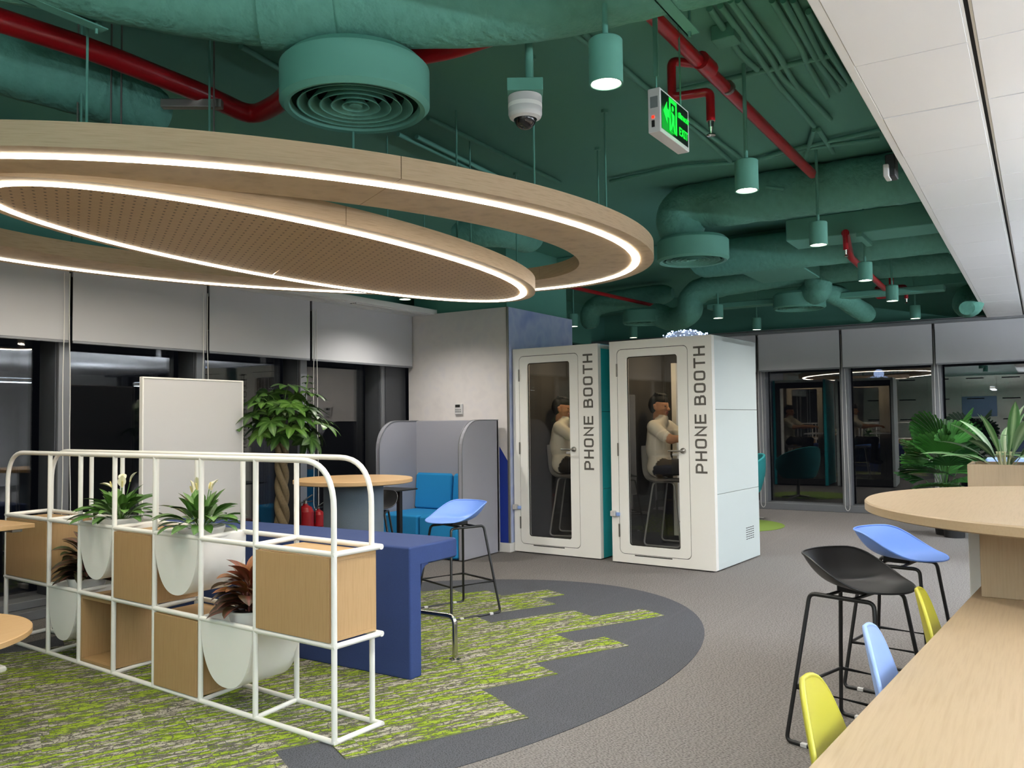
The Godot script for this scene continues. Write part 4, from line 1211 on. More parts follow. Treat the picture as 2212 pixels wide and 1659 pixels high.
	var hr := [[H + V.call(-0.03, 0.05, 0), 0.088, H + V.call(0.004, 0.062, 0), 0.080, 0], [H + V.call(-0.045, 0.022, 0.018), 0.074, H + V.call(-0.045, 0.022, -0.018), 0.074, 0], [H + V.call(-0.066, -0.03, 0.02), 0.034, H + V.call(-0.066, -0.03, -0.02), 0.034, 0], [H + V.call(0.035, 0.095, 0.022), 0.034, H + V.call(0.035, 0.095, -0.022), 0.034, 0], [H + V.call(0.052, 0.075, 0.03), 0.022, H + V.call(0.052, 0.075, -0.03), 0.022, 0]]
	for k in 14: # short uneven tufts along the crown and fringe
		var an := k * 0.45
		hr.append([H + V.call(0.0 + 0.05 * cos(an), 0.125, 0.045 * sin(an)), 0.02, H + V.call(0.012 + 0.056 * cos(an), 0.136 - 0.016 * cos(an), 0.056 * sin(an)), 0.009, 0])
	sdf_mesh(hm, hr, 0.0065, 0.012, [c8(20, 17, 16).srgb_to_linear()])
	return [m.mesh(), hm.mesh()]

func high_chair(label: String, at: Vector3, turn: float) -> void:
	var t := thing("high_chair", label, "chair", at, turn, "high chairs inside the phone booths")
	# shell: seat rising into a back at the -x side, 0.75 m up
	var prof := curve([Vector3(0.21, 0.735, 0), Vector3(0.12, 0.738, 0), Vector3(0.0, 0.732, 0), Vector3(-0.13, 0.742, 0), Vector3(-0.185, 0.80, 0), Vector3(-0.205, 0.93, 0), Vector3(-0.222, 1.08, 0)], 6)
	var shell := func(u: float, w: float, off: float) -> Vector3:
		var q := u * (prof.size() - 1)
		var k := mini(int(q), prof.size() - 2)
		var p: Vector3 = prof[k].lerp(prof[k + 1], q - k)
		var d: Vector3 = (prof[k + 1] - prof[k]).normalized()
		var n := Vector3(d.y, -d.x, 0)
		var half := 0.20 - 0.03 * pow(absf(u - 0.4) * 1.8, 4.0)
		var z := (w - 0.5) * 2.0
		return p + Vector3(0, 0, z * half) - n * (z * z * 0.018 - off)
	var m := mb()
	sheet(m, func(u, w): return shell.call(u, w, 0.0), 24, 8)
	sheet(m, func(u, w): return shell.call(u, w, 0.012), 24, 8, true)
	obj("shell", m, M.chair_grey, t)
	for s in [-1, 1]:
		obj("sled_frame", tube(mb(), soft([Vector3(0.02, 0.715, 0.15 * s), Vector3(-0.11, 0.715, 0.16 * s), Vector3(-0.21, 0.072, 0.20 * s), Vector3(0.20, 0.072, 0.20 * s), Vector3(0.12, 0.715, 0.16 * s), Vector3(0.0, 0.715, 0.15 * s)], 0.05), 0.0095, 8), M.chair_grey, t)
	obj("footrest", tube(mb(), [Vector3(0.19, 0.33, -0.185), Vector3(0.19, 0.33, 0.185)], 0.009, 8), M.chair_grey, t)

func phone_booths() -> void:
	mat("chair_grey", c8(150, 148, 144), 0.45, 0.2)
	var a1 := Vector3(-4.888, 0.012, -7.765); var a2 := Vector3(-3.668, 0.012, -7.655)
	var t1 := deg_to_rad(-3.0); var t2 := deg_to_rad(-4.2)
	var feet := func(o: Node3D) -> void:
		var m := mb()
		for x in [0.06, BW - 0.06]:
			for z in [-0.06, -BD + 0.06]: lathe(m, [Vector2(0.03, -0.012), Vector2(0.03, 0.0), Vector2(0.0, 0.0)], 14, Transform3D(Basis(), Vector3(x, 0, z)))
		obj("levelling_feet", m, M.black_plastic, o)
	var b1 := booth("white phone booth with teal side walls, next to the clad column", a1, t1, M.booth_teal)
	var b2 := booth("white phone booth with pale side walls and a heap of fairy lights on top", a2, t2, M.booth_side)
	feet.call(b1); feet.call(b2)
	b1.scale.x = 0.978
	var pm := person_meshes()
	var who := [[a1, t1, Vector3(0.33, 0.055, -0.66), 0.30, "person in a cream polo shirt seated in the teal-sided booth, turned half away"], [a2, t2, Vector3(0.37, 0.055, -0.56), 0.0, "person in a cream polo shirt and black trousers seated in profile in the pale-sided booth"]]
	for k in 2:
		var w: Array = who[k]
		var p: Vector3 = w[0] + Basis(Vector3.UP, w[1]) * w[2]
		high_chair("grey high chair with sled legs inside the %s booth" % ["teal-sided", "pale-sided"][k], p - Vector3(0, 0.0, 0), w[1] + w[3])
		var o := thing("person", w[4], "person", p - Vector3(0, 0.012, 0) + Basis(Vector3.UP, w[1] + w[3]) * Vector3(-0.085, 0, 0), w[1] + w[3])
		obj("body", pm[0], M.person, o)
		obj("hair", pm[1], M.person, o)
	# fairy lights heaped on the pale booth
	var fl := thing("fairy_lights", "heap of tangled fairy lights on top of the pale-sided phone booth", "string lights", a2 + Basis(Vector3.UP, t2) * Vector3(0.76, BH, -0.14), t2)
	var r2 := RandomNumberGenerator.new(); r2.seed = 77
	var pts := []
	for k in 90:
		var a := r2.randf() * TAU; var q := sqrt(r2.randf())
		pts.append(Vector3(cos(a) * q * 0.24, 0.008 + (1.0 - q * q) * 0.075 * r2.randf_range(0.6, 1.0), sin(a) * q * 0.1))
	obj("wire", tube(mb(), curve(pts, 4), 0.0022, 5), M.soft_white, fl)
	var bl := mb()
	for p in pts:
		for j in 1:
			var q: Vector3 = p + Vector3(r2.randf_range(-0.03, 0.03), r2.randf_range(0.0, 0.008), r2.randf_range(-0.02, 0.02))
			lathe(bl, [Vector2(0.0, -0.006), Vector2(0.0055, -0.003), Vector2(0.0055, 0.003), Vector2(0.0, 0.006)], 5, Transform3D(Basis(), q))
	obj("bulbs", bl, M.fairy, fl).set_meta("kind", "stuff")
	var gl := OmniLight3D.new()
	gl.name = "fairy_glow"; gl.light_color = Color(0.7, 0.8, 1.0); gl.light_energy = 0.02; gl.light_size = 0.1; gl.omni_range = 6.0; gl.shadow_enabled = true
	fl.add_child(gl); gl.position = Vector3(0, 0.12, 0)

# ---- leaves: grow from the origin towards +z, rising by el radians and drooping along their length
func leaf(len_: float, wid: float, el: float, droop: float, fold: float, cols: Array, stalk := 0.12, tip := 1.0, n := 9) -> ArrayMesh:
	var m := mb()
	m.tint = true
	var mid := [Vector3.ZERO]
	var th := el
	for k in n:
		mid.append(mid[-1] + Vector3(0, sin(th), cos(th)) * len_ / n)
		th -= droop / n
	var rows := []
	for k in n + 1:
		var s := float(k) / n
		var w := wid * 0.07
		if s > stalk: w = maxf(wid * pow(sin(PI * pow((s - stalk) / (1.0 - stalk), tip)), 0.8), wid * 0.015)
		var up: Vector3 = Vector3(0, cos(el - droop * s), -sin(el - droop * s))
		var row := []
		for j in [-1.0, -0.5, 0.0, 0.5, 1.0]:
			m.col = (cols[0] as Color).lerp(cols[1], absf(j)) if absf(j) > 0.01 else cols[2]
			row.append(m.pt(mid[k] + Vector3(j * w, 0, 0) + up * (absf(j) * w * fold), (up + Vector3(-j * fold * 0.6, 0, 0)).normalized(), Vector2(j, s)))
		rows.append(row)
	for k in n:
		for j in 4: 
			m.tri(rows[k][j], rows[k + 1][j + 1], rows[k][j + 1]); m.tri(rows[k][j], rows[k + 1][j], rows[k + 1][j + 1])
	return m.mesh()

func lin(r: int, g: int, b: int) -> Color: return c8(r, g, b).srgb_to_linear()

# leaves of a few shared shapes set round a centre, the upright ones inside
func tuft(t: Node3D, at: Vector3, kinds: Array, n: int, spread: float, r: RandomNumberGenerator, called := "leaf", smin := 0.8, smax := 1.15) -> void:
	for k in n:
		var ring := float(k) / n
		var kind: int = clampi(int(ring * kinds.size()), 0, kinds.size() - 1)
		var an := k * 2.399 + r.randf_range(-0.25, 0.25)
		var s := r.randf_range(smin, smax)
		var b := Basis(Vector3.UP, an) * Basis(Vector3.BACK, r.randf_range(-0.25, 0.25))
		obj(called, kinds[kind], M.leaf, t, Transform3D(b.scaled(Vector3.ONE * s), at + Vector3(sin(an), 0, cos(an)) * spread * ring))

func pot(t: Node3D, at: Vector3, r: float, h: float, m: Material) -> void:
	obj("pot", lathe(mb(), [Vector2(0.0, 0.0), Vector2(r * 0.72, 0.0), Vector2(r * 0.9, h * 0.5), Vector2(r, h - 0.01), Vector2(r, h), Vector2(r - 0.008, h), Vector2(r - 0.012, h - 0.025)], 36, Transform3D(Basis(), at)), m, t)
	obj("soil", lathe(mb(), [Vector2(r - 0.01, h - 0.022), Vector2(r * 0.5, h - 0.012), Vector2(0.0, h - 0.008)], 24, Transform3D(Basis(), at), true), M.soil, t)

# ---- tube-frame shelf with boxes, hanging troughs and plants
const POSTS := [0.0, 0.553, 0.998, 1.423, 1.838, 2.225, 2.604, 3.186]
const LEVELS := [0.0135, 0.43, 0.835]
func shelf() -> void:
	var at := Vector3(-2.68, 0, -2.748)
	var turn := PI - 0.065
	var X := Transform3D(Basis(Vector3.UP, turn), at)
	var t := thing("tube_shelf", "long white steel tube shelf frame with rounded top corners, standing on the lime carpet", "shelf", at, turn)
	var R := 0.0135
	var dz := 0.285
	for f in 2:
		var z := 0.0 if f == 0 else dz
		var x0 := 0.0 if f == 0 else 0.055
		obj("end_hoop", tube(mb(), soft([Vector3(x0, R, z), Vector3(x0, 1.25, z), Vector3(3.186, 1.25, z), Vector3(3.186, R, z)], 0.22, 9), R, 12), M.white_tube, t)
		for k in range(1, 7): obj("post", tube(mb(), [Vector3(POSTS[k] + x0 * 0.8, R, z), Vector3(POSTS[k] + x0 * 0.8, 1.25, z)], R, 10), M.white_tube, t)
		for y in LEVELS: obj("rail", tube(mb(), [Vector3(-0.012, y, z), Vector3(3.2, y, z)], R, 10), M.white_tube, t)
	for y in LEVELS:
		for k in 8: obj("crossbar", tube(mb(), [Vector3(POSTS[k] + (0.0 if k == 0 else 0.0), y, 0), Vector3(POSTS[k] + (0.0 if k == 0 else 0.045), y, dz)], R, 8), M.white_tube, t)
	# wooden boxes resting on the rails
	var cubes := [[0, 1, "closed pale wood box in the end cell of the shelf beside the navy bench", true], [2, 0, "closed pale wood box standing low in the shelf by the redder plant", true], [3, 1, "closed pale wood box between the two troughs of peace lilies", true], [4, 0, "open-fronted pale wood box low in the shelf", false], [6, 1, "closed pale wood box in the end cell of the shelf near the windows", true]]
	for c in cubes:
		var x0: float = POSTS[c[0]] + R + 0.004
		var x1: float = POSTS[c[0] + 1] - R - 0.004
		var y0: float = LEVELS[c[1]] + R + 0.001
		var y1: float = LEVELS[c[1] + 1] - R - 0.004
		var o := thing("storage_box", c[2], "box", X * Vector3(x0, y0, 0.0), turn, "wooden boxes in the tube shelf")
		var w := x1 - x0; var h := y1 - y0; var d := dz - 0.008; var p := 0.017
		obj("top_panel", bb(mb(), Vector3(0, h - p, 0.0), Vector3(w, h, d), 0.001), M.oak_x, o)
		obj("bottom_panel", bb(mb(), Vector3(0, 0, 0.0), Vector3(w, p, d), 0.001), M.oak_x, o)
		for e in [0.0, w - p]: obj("side_panel", bb(mb(), Vector3(e, p, 0.0), Vector3(e + p, h - p, d), 0.001), M.oak_v, o)
		obj("back_panel", bb(mb(), Vector3(p, p, d - 0.01), Vector3(w - p, h - p, d), 0.0005), M.oak_v, o)
		if c[3]: obj("front_panel", bb(mb(), Vector3(0.001, 0.001, -0.013), Vector3(w - 0.001, h - 0.001, 0.0), 0.001), M.oak_v, o)
	# half-round hanging troughs
	var r := RandomNumberGenerator.new(); r.seed = 5
	var tr := [[2, 2, "white half-round trough hung from the upper rail, holding the peace lily nearer the navy bench", 0], [4, 2, "white half-round trough hung from the upper rail, holding the peace lily nearer the windows", 1], [1, 1, "white half-round trough hung from the middle rail beside the end box, holding the redder plant", 2], [5, 1, "white half-round trough hung low near the round coffee table, holding the greener plant", 3]]
	for c in tr:
		var x0: float = POSTS[c[0]] + R + 0.002; var x1: float = POSTS[c[0] + 1] - R - 0.002
		var y: float = LEVELS[c[1]] + 0.004
		var w := x1 - x0
		var o := thing("hanging_trough", c[2], "planter", X * Vector3((x0 + x1) / 2, y, 0), turn, "half-round troughs in the tube shelf")
		var arc := []
		for k in 33:
			var an := -PI * k / 32.0
			arc.append(Vector2(signf(cos(an)) * pow(absf(cos(an)), 0.88) * w / 2, -pow(absf(sin(an)), 0.88) * 0.315))
		for e in [-0.010, dz - 0.004]: obj("end_plate", extr(mb(), arc, 0.004, Transform3D(Basis(), Vector3(0, 0, e))), M.trough_white, o)
		var sh := mb()
		for off in [0.0, 0.004]:
			var f2 := func(u: float, v: float) -> Vector3:
				var an := -PI * u
				return Vector3(signf(cos(an)) * pow(absf(cos(an)), 0.88) * (w / 2 - off), -pow(absf(sin(an)), 0.88) * (0.315 - off), -0.006 + v * (dz + 0.002))
			sheet(sh, f2, 32, 1, off > 0.0)
		obj("curved_body", sh, M.trough_white, o)
		obj("inner_tray", bb(mb(), Vector3(-w / 2 * 0.985, -0.06, -0.004), Vector3(w / 2 * 0.985, -0.054, dz - 0.006)), M.trough_white, o)
		var base := X * Vector3((x0 + x1) / 2, y - 0.054, dz * 0.5)
		if c[3] < 2: peace_lily(base, ["peace lily with cream flowers in the trough nearer the navy bench", "peace lily with cream flowers in the trough nearer the windows"][c[3]], turn, r)
		else: aglaonema(base, ["bushy plant with red-edged leaves in the trough beside the end box", "leafy plant with dark green and pink leaves in the low trough near the coffee table"][c[3] - 2], turn, r, c[3] == 2)

func peace_lily(at: Vector3, label: String, turn: float, r: RandomNumberGenerator) -> void:
	var t := thing("peace_lily", label, "potted plant", at, turn)
	pot(t, Vector3.ZERO, 0.125, 0.085, M.trough_white)
	var g := [lin(66, 108, 38), lin(82, 124, 48), lin(110, 150, 74)]
	var g2 := [lin(46, 84, 28), lin(60, 102, 38), lin(88, 130, 60)]
	var kinds := [leaf(0.25, 0.032, 1.35, 0.7, 0.25, g, 0.35, 1.1), leaf(0.27, 0.034, 1.1, 1.1, 0.25, g2, 0.32, 1.1), leaf(0.28, 0.034, 0.85, 1.3, 0.25, g, 0.3, 1.1), leaf(0.27, 0.032, 0.5, 1.1, 0.22, g2, 0.3, 1.1)]
	tuft(t, Vector3(0, 0.07, 0), kinds, 60, 0.06, r, "leaf", 0.6, 1.0)
	for k in 4:
		var an := k * 1.7 + r.randf()
		var fl := obj("flower", leaf(0.075, 0.024, 1.3, 0.5, 0.5, [lin(222, 216, 180), lin(232, 228, 205), lin(206, 206, 150)], 0.05, 0.9), M.leaf, t)
		var p := Vector3(sin(an) * 0.05, 0.255 + r.randf() * 0.05, cos(an) * 0.05)
		fl.transform = Transform3D(Basis(Vector3.UP, an) * Basis(Vector3.RIGHT, r.randf_range(-0.5, 0.9)), p)
		var st := mb(); st.tint = true; st.col = lin(92, 130, 66)
		tube(st, [Vector3(0, 0.07, 0), p.lerp(Vector3(0, 0.07, 0), 0.4), p], 0.0028, 6)
		obj("flower_stem", st, M.leaf, t)
		var sp := mb(); sp.tint = true; sp.col = lin(214, 200, 130)
		tube(sp, [p + Vector3(0, 0.005, 0), p + Vector3(sin(an) * 0.01, 0.04, cos(an) * 0.01)], 0.005, 6)
		obj("spadix", sp, M.leaf, fl).transform = fl.transform.affine_inverse()

func aglaonema(at: Vector3, label: String, turn: float, r: RandomNumberGenerator, red: bool) -> void:
	var t := thing("foliage_plant", label, "potted plant", at, turn)
	pot(t, Vector3.ZERO, 0.115, 0.10, M.trough_white)
	var a: Array; var b: Array; var c: Array
	if red:
		a = [lin(66, 72, 34), lin(136, 58, 44), lin(160, 90, 72)]; b = [lin(52, 74, 32), lin(150, 88, 48), lin(170, 100, 78)]; c = [lin(38, 52, 26), lin(74, 50, 32), lin(128, 74, 64)]
	else:
		a = [lin(46, 66, 34), lin(104, 74, 52), lin(150, 84, 76)]; b = [lin(38, 60, 30), lin(60, 72, 38), lin(140, 80, 72)]; c = [lin(30, 46, 24), lin(58, 58, 34), lin(112, 62, 56)]
	var kinds := [leaf(0.17, 0.044, 1.4, 0.6, 0.35, b, 0.10, 0.85), leaf(0.19, 0.048, 1.15, 0.9, 0.35, a, 0.10, 0.85), leaf(0.20, 0.050, 0.85, 1.1, 0.35, b, 0.10, 0.85), leaf(0.20, 0.048, 0.55, 1.2, 0.35, c, 0.10, 0.85), leaf(0.18, 0.046, 0.2, 0.8, 0.3, c, 0.10, 0.85)]
	for k in 5:
		var h := 0.09 + k * 0.032
		tuft(t, Vector3(0, h, 0), kinds.slice(maxi(0, 2 - k / 2), 5) if k < 4 else kinds.slice(0, 3), 12, 0.05, r, "leaf", 0.75, 1.12)
	var st := mb(); st.tint = true; st.col = lin(150, 92, 84)
	for k in 7:
		var an := k * 0.9
		tube(st, [Vector3(sin(an) * 0.02, 0.07, cos(an) * 0.02), Vector3(sin(an) * 0.045, 0.2, cos(an) * 0.045)], 0.006, 6)
	obj("stems", st, M.leaf, t)

# ---- navy upholstered bench-height table with a chrome foot rail
func bench() -> void:
	var t := thing("upholstered_table", "long navy upholstered high bench table with a bullnose top and one panel side", "table", Vector3(-2.97, 0, -3.63))
	# local: x negative to the left, z negative to the back
	var L := 2.45; var D := 0.45; var H := 0.73; var th := 0.115
	obj("top_slab", bx(mb(), Vector3(-L / 2, H - th / 2, -D / 2), Vector3(L, th, D), 0.014), M.bench_cloth, t)
	obj("front_panel", bx(mb(), Vector3(-L / 2, (H - 0.012) / 2, -0.055), Vector3(L - 0.002, H - 0.012, 0.108), 0.014), M.bench_cloth, t)
	var g := mb() # curved inner corner below the slab
	var poly := [Vector2(-0.105, H - th + 0.01), Vector2(-0.165, H - th + 0.01)]
	for k in 7:
		var an := PI / 2 * k / 6.0
		poly.append(Vector2(-0.165 + 0.06 * sin(an), H - th - 0.06 + 0.06 * cos(an)))
	extr(g, poly, L - 0.004, Transform3D(Basis(Vector3(0, 0, 1), Vector3(0, 1, 0), Vector3(-1, 0, 0)), Vector3(-0.002, 0, 0)))
	obj("inner_cove", g, M.bench_cloth, t)
	obj("seam", bb(mb(), Vector3(-L * 0.52, H - 0.001, -D + 0.02), Vector3(-L * 0.52 - 0.006, H + 0.0005, -0.02)), M.bench_cloth, t)
	for x in [-L + 0.35, -L * 0.5, -0.55]: obj("back_leg", bx(mb(), Vector3(x, (H - th) / 2, -D + 0.06), Vector3(0.05, H - th, 0.05), 0.004), M.black_metal, t)
	var fr := mb()
	tube(fr, soft([Vector3(-0.035, 0.0, -0.46), Vector3(-0.035, 0.255, -0.46), Vector3(-L + 0.1, 0.255, -0.46), Vector3(-L + 0.1, 0.0, -0.46)], 0.05), 0.0165, 14)
	for x in [-0.035, -L + 0.1]: lathe(fr, [Vector2(0.036, 0.0), Vector2(0.036, 0.008), Vector2(0.018, 0.014)], 20, Transform3D(Basis(), Vector3(x, 0, -0.46)))
	obj("foot_rail", fr, M.chrome, t)

# ---- behind the bench: bar table, privacy sofa, side table, whiteboard, tree, extinguishers, wall keypad
func lounge() -> void:
	var c := Vector3(-4.42, 0, -4.74)
	var t := thing("bar_table", "round oak bar table on a drum wrapped in slate cloth", "table", c)
	obj("table_top", lathe(mb(), [Vector2(0.0, 0.966), Vector2(0.43, 0.966), Vector2(0.445, 0.972), Vector2(0.445, 0.996), Vector2(0.44, 1.0), Vector2(0.0, 1.0)], 64), M.oak_x, t)
	obj("cloth_drum", lathe(mb(), [Vector2(0.245, 0.0), Vector2(0.245, 0.966)], 40, Transform3D(), false, 1.0, 0.8), M.cloth_slate, t)
	# privacy sofa, back to the column, open towards the room
	var s := thing("privacy_sofa", "blue two-seat sofa with high grey fabric screens round three sides", "sofa", Vector3(-5.0, 0, -6.955))
	var prof := [Vector2(0, 0), Vector2(0, 1.10)]
	for k in 9:
		var an := PI - PI / 2 * k / 8.0
		prof.append(Vector2(0.30 + 0.30 * cos(an), 1.12 + 0.30 * sin(an)))
	prof += [Vector2(0.675, 1.42), Vector2(0.675, 0)]
	# side screens: profile x runs to the back (-z)
	var bs := Basis(Vector3(0, 0, -1), Vector3(0, 1, 0), Vector3(1, 0, 0))
	var edge := []
	for p in prof: edge.append(Vector3(0, p.y, -p.x))
	for x in [-0.045, -1.15]:
		var scn := obj("side_screen", extr(mb(), prof, 0.045, Transform3D(bs, Vector3(x, 0.012, 0))), M.sofa_grey, s)
		var pip := []
		for p in edge.slice(0, edge.size() - 1): pip.append(p + Vector3(x + 0.045, 0.012, 0.0))
		obj("piping", tube(mb(), pip, 0.006, 6), M.grey_frame, scn)
		var pip2 := []
		for p in edge.slice(0, edge.size() - 1): pip2.append(p + Vector3(x, 0.012, 0.0))
		obj("piping", tube(mb(), pip2, 0.006, 6), M.grey_frame, scn)
	obj("back_screen", bb(mb(), Vector3(-1.15, 0.012, -0.68), Vector3(0.0, 1.432, -0.64), 0.008), M.sofa_grey, s)
	for k in 2:
		var x0 := -1.103 + k * 0.5275
		obj("seat_cushion", bx(mb(), Vector3(x0 + 0.262, 0.225, -0.30), Vector3(0.52, 0.43, 0.62), 0.03), M.sofa_blue, s)
		obj("back_cushion", bx(mb(), Vector3(x0 + 0.262, 0.635, -0.59), Vector3(0.52, 0.41, 0.14), 0.03, Transform3D(Basis(Vector3.RIGHT, -0.1), Vector3(0, 0.06, -0.005))), M.sofa_blue, s)
	# small black side table in front of the sofa
	var st := thing("side_table", "small black side table on a single post by the blue sofa", "table", Vector3(-5.42, 0, -6.47))
	obj("table_top", bx(mb(), Vector3(-0.07, 0.755, 0.05), Vector3(0.42, 0.014, 0.34), 0.006), M.black_metal, st)
	obj("post", bx(mb(), Vector3(0, 0.38, 0), Vector3(0.045, 0.74, 0.045), 0.004), M.black_metal, st)
	obj("base", bx(mb(), Vector3(-0.07, 0.006, 0.05), Vector3(0.38, 0.012, 0.32), 0.004), M.black_metal, st)
	var bc := thing("bar_stool", "black bar stool half hidden behind the round bar table", "stool", Vector3(-4.98, 0, -5.55), 0.6)
	stool_parts(bc, M.shell_black)
	# whiteboard on a stand, parallel to the left windows
	var wb := thing("whiteboard", "tall plain whiteboard panel standing in front of the left windows", "whiteboard", Vector3(-5.8, 0, -4.37))
	obj("board", bb(mb(), Vector3(-0.02, 0.3, -0.47), Vector3(0.012, 1.78, 0.47), 0.004), M.soft_white, wb)
	var fb := mb()
	for z in [-0.472, 0.472]: bx(fb, Vector3(-0.002, 1.04, z), Vector3(0.04, 1.484, 0.014), 0.003)
	for y in [0.296, 1.784]: bx(fb, Vector3(-0.002, y, 0), Vector3(0.04, 0.014, 0.958), 0.003)
	obj("frame", fb, M.white_tube, wb)
	var ft := mb()
	for z in [-0.4, 0.4]:
		bx(ft, Vector3(0, 0.03, z), Vector3(0.5, 0.04, 0.05), 0.006); bx(ft, Vector3(-0.03, 0.18, z), Vector3(0.03, 0.3, 0.05), 0.004)
	obj("stand", ft, M.white_tube, wb)
	money_tree(Vector3(-5.72, 0, -5.22))
	# two fire extinguishers on a low stand below the blinds
	var e := P(660, 1128, 0.4)
	var rk := thing("extinguisher_stand", "low red stand holding two fire extinguishers by the window sill", "stand", Vector3(-6.02, 0, -5.86))
	obj("tray", bx(mb(), Vector3(0, 0.40, 0), Vector3(0.26, 0.03, 0.46), 0.006), M.red_paint, rk)
	var lg := mb()
	for z in [-0.2, 0.2]: bx(lg, Vector3(0, 0.2, z), Vector3(0.2, 0.385, 0.03), 0.004)
	obj("legs", lg, M.red_paint, rk)
	for k in 2:
		var sc := 1.0 if k == 0 else 0.72
		var x := thing("fire_extinguisher", ["larger red fire extinguisher beside the braided tree", "smaller red fire extinguisher beside the bar table drum"][k], "fire extinguisher", Vector3(-6.0, 0.416, -5.77 if k == 0 else -5.94))
		obj("cylinder", lathe(mb(), [Vector2(0.0, 0.0), Vector2(0.07, 0.0), Vector2(0.078, 0.01), Vector2(0.078, 0.16), Vector2(0.06, 0.2), Vector2(0.024, 0.22), Vector2(0.024, 0.235), Vector2(0.0, 0.235)], 28, Transform3D(Basis().scaled(Vector3.ONE * sc), Vector3.ZERO)), M.red_paint, x)
		obj("valve", lathe(mb(), [Vector2(0.016, 0.235), Vector2(0.016, 0.262), Vector2(0.0, 0.264)], 14, Transform3D(Basis().scaled(Vector3.ONE * sc), Vector3.ZERO)), M.steel, x)
		var hd := mb()
		tube(hd, [Vector3(0.0, 0.262, 0.02) * sc, Vector3(0.0, 0.285, -0.03) * sc, Vector3(0.0, 0.31, -0.09) * sc], 0.008 * sc, 6); tube(hd, [Vector3(0.0, 0.25, 0.0) * sc, Vector3(0.0, 0.25, -0.09) * sc], 0.007 * sc, 6)
		tube(hd, curve([Vector3(0.0, 0.25, 0.02) * sc, Vector3(0.03, 0.24, 0.09) * sc, Vector3(0.04, 0.12, 0.1) * sc, Vector3(0.03, 0.05, 0.09) * sc]), 0.007 * sc, 6)
		obj("handle", hd, M.black_plastic, x)
	# keypad on the column
	var kp := PZ(993, 884, -7.7)
	var pd := thing("wall_keypad", "white wall keypad with a dark display on the grey face of the column", "keypad", kp + Vector3(0, 0, 0.0))
	obj("case", bx(mb(), Vector3(0, 0, 0.014), Vector3(0.105, 0.12, 0.028), 0.006), M.soft_white, pd)
	obj("display", bx(mb(), Vector3(-0.008, 0.036, 0.029), Vector3(0.064, 0.03, 0.002)), M.seam, pd)
	for k in 6: obj("key", bx(mb(), Vector3(-0.03 + (k % 3) * 0.028, -0.006 - int(k / 3) * 0.022, 0.029), Vector3(0.018, 0.012, 0.003), 0.001), M.grey_frame, pd)

func money_tree(at: Vector3) -> void:
	var t := thing("money_tree", "potted tree with a braided trunk and a round crown of five-fingered leaves", "potted plant", at)
	pot(t, Vector3.ZERO, 0.2, 0.36, M.black_plastic)
	var bark := noise_tex(71, 0.06, [c8(74, 62, 44), c8(112, 96, 70), c8(92, 82, 62)], 256, 4)
	if not M.has("bark"): texmat("bark", bark, Vector3(4, 2, 4), 0.9)
	for s in 3:
		var pts := []; var rr := []
		for k in 41:
			var f := k / 40.0
			var an := s * TAU / 3.0 + f * 11.0
			pts.append(Vector3(cos(an) * 0.034, 0.33 + f * 0.92, sin(an) * 0.034)); rr.append(0.036 - 0.008 * f)
		obj("trunk_strand", tube(mb(), pts, rr, 12), M.bark, t)
	# one leaf: five or six leaflets fanned from a petiole end
	var kinds := []
	var cols := [[lin(46, 82, 26), lin(56, 94, 32), lin(94, 126, 64)], [lin(34, 66, 20), lin(44, 78, 26), lin(78, 110, 52)], [lin(60, 100, 32), lin(74, 114, 40), lin(108, 140, 72)]]
	for v in 3:
		var m := mb(); m.tint = true
		for k in 6:
			var a := -1.9 + k * 0.76
			var lm := leaf(0.19 if absf(a) < 1.0 else 0.14, 0.033, 0.25, 0.9, 0.15, cols[v], 0.06, 0.85, 7)
			var arr := lm.surface_get_arrays(0)
			var k0 := m.v.size()
			var b := Basis(Vector3.UP, a)
			for j in arr[Mesh.ARRAY_VERTEX].size():
				m.col = arr[Mesh.ARRAY_COLOR][j]
				m.pt(b * arr[Mesh.ARRAY_VERTEX][j], b * arr[Mesh.ARRAY_NORMAL][j])
			for j in arr[Mesh.ARRAY_INDEX]: m.i.append(k0 + j)
		kinds.append(m.mesh())
	var r := RandomNumberGenerator.new(); r.seed = 9
	var ctr := Vector3(0.0, 1.47, 0)
	for k in 38:
		var ph := acos(1.0 - 1.75 * (k + 0.5) / 38.0)
		var an := k * 2.399
		var d := Vector3(sin(ph) * cos(an), cos(ph) * 0.78, sin(ph) * sin(an))
		var rad := 0.36 * r.randf_range(0.5, 1.08)
		var p := ctr + d * rad
		var dir := Vector3(d.x, 0, d.z).normalized()
		var b := Basis(Vector3.UP, atan2(dir.x, dir.z)) * Basis(Vector3.RIGHT, r.randf_range(0.1, 0.9) + maxf(0.0, -d.y) * 0.7)
		var lf := obj("leaf", kinds[k % 3], M.leaf, t, Transform3D(b.scaled(Vector3.ONE * r.randf_range(0.9, 1.25)), p))
		if k % 2 == 0:
			var st := mb(); st.tint = true; st.col = lin(86, 120, 52)
			tube(st, curve([Vector3(0, 1.22, 0), ctr.lerp(p, 0.5) + Vector3(0, 0.03, 0), p], 3), 0.0035, 5)
			obj("petiole", st, M.leaf, t)
	# a thin upright shoot
	for k in 5: obj("leaf", kinds[k % 3], M.leaf, t, Transform3D(Basis(Vector3.UP, k * 1.3).scaled(Vector3.ONE * 0.45), Vector3(0.12, 1.62 + k * 0.055, -0.2)))
	var sh := mb(); sh.tint = true; sh.col = lin(96, 130, 60)
	tube(sh, [Vector3(0.02, 1.25, -0.02), Vector3(0.1, 1.5, -0.16), Vector3(0.12, 1.86, -0.2)], 0.005, 6)
	obj("shoot", sh, M.leaf, t)

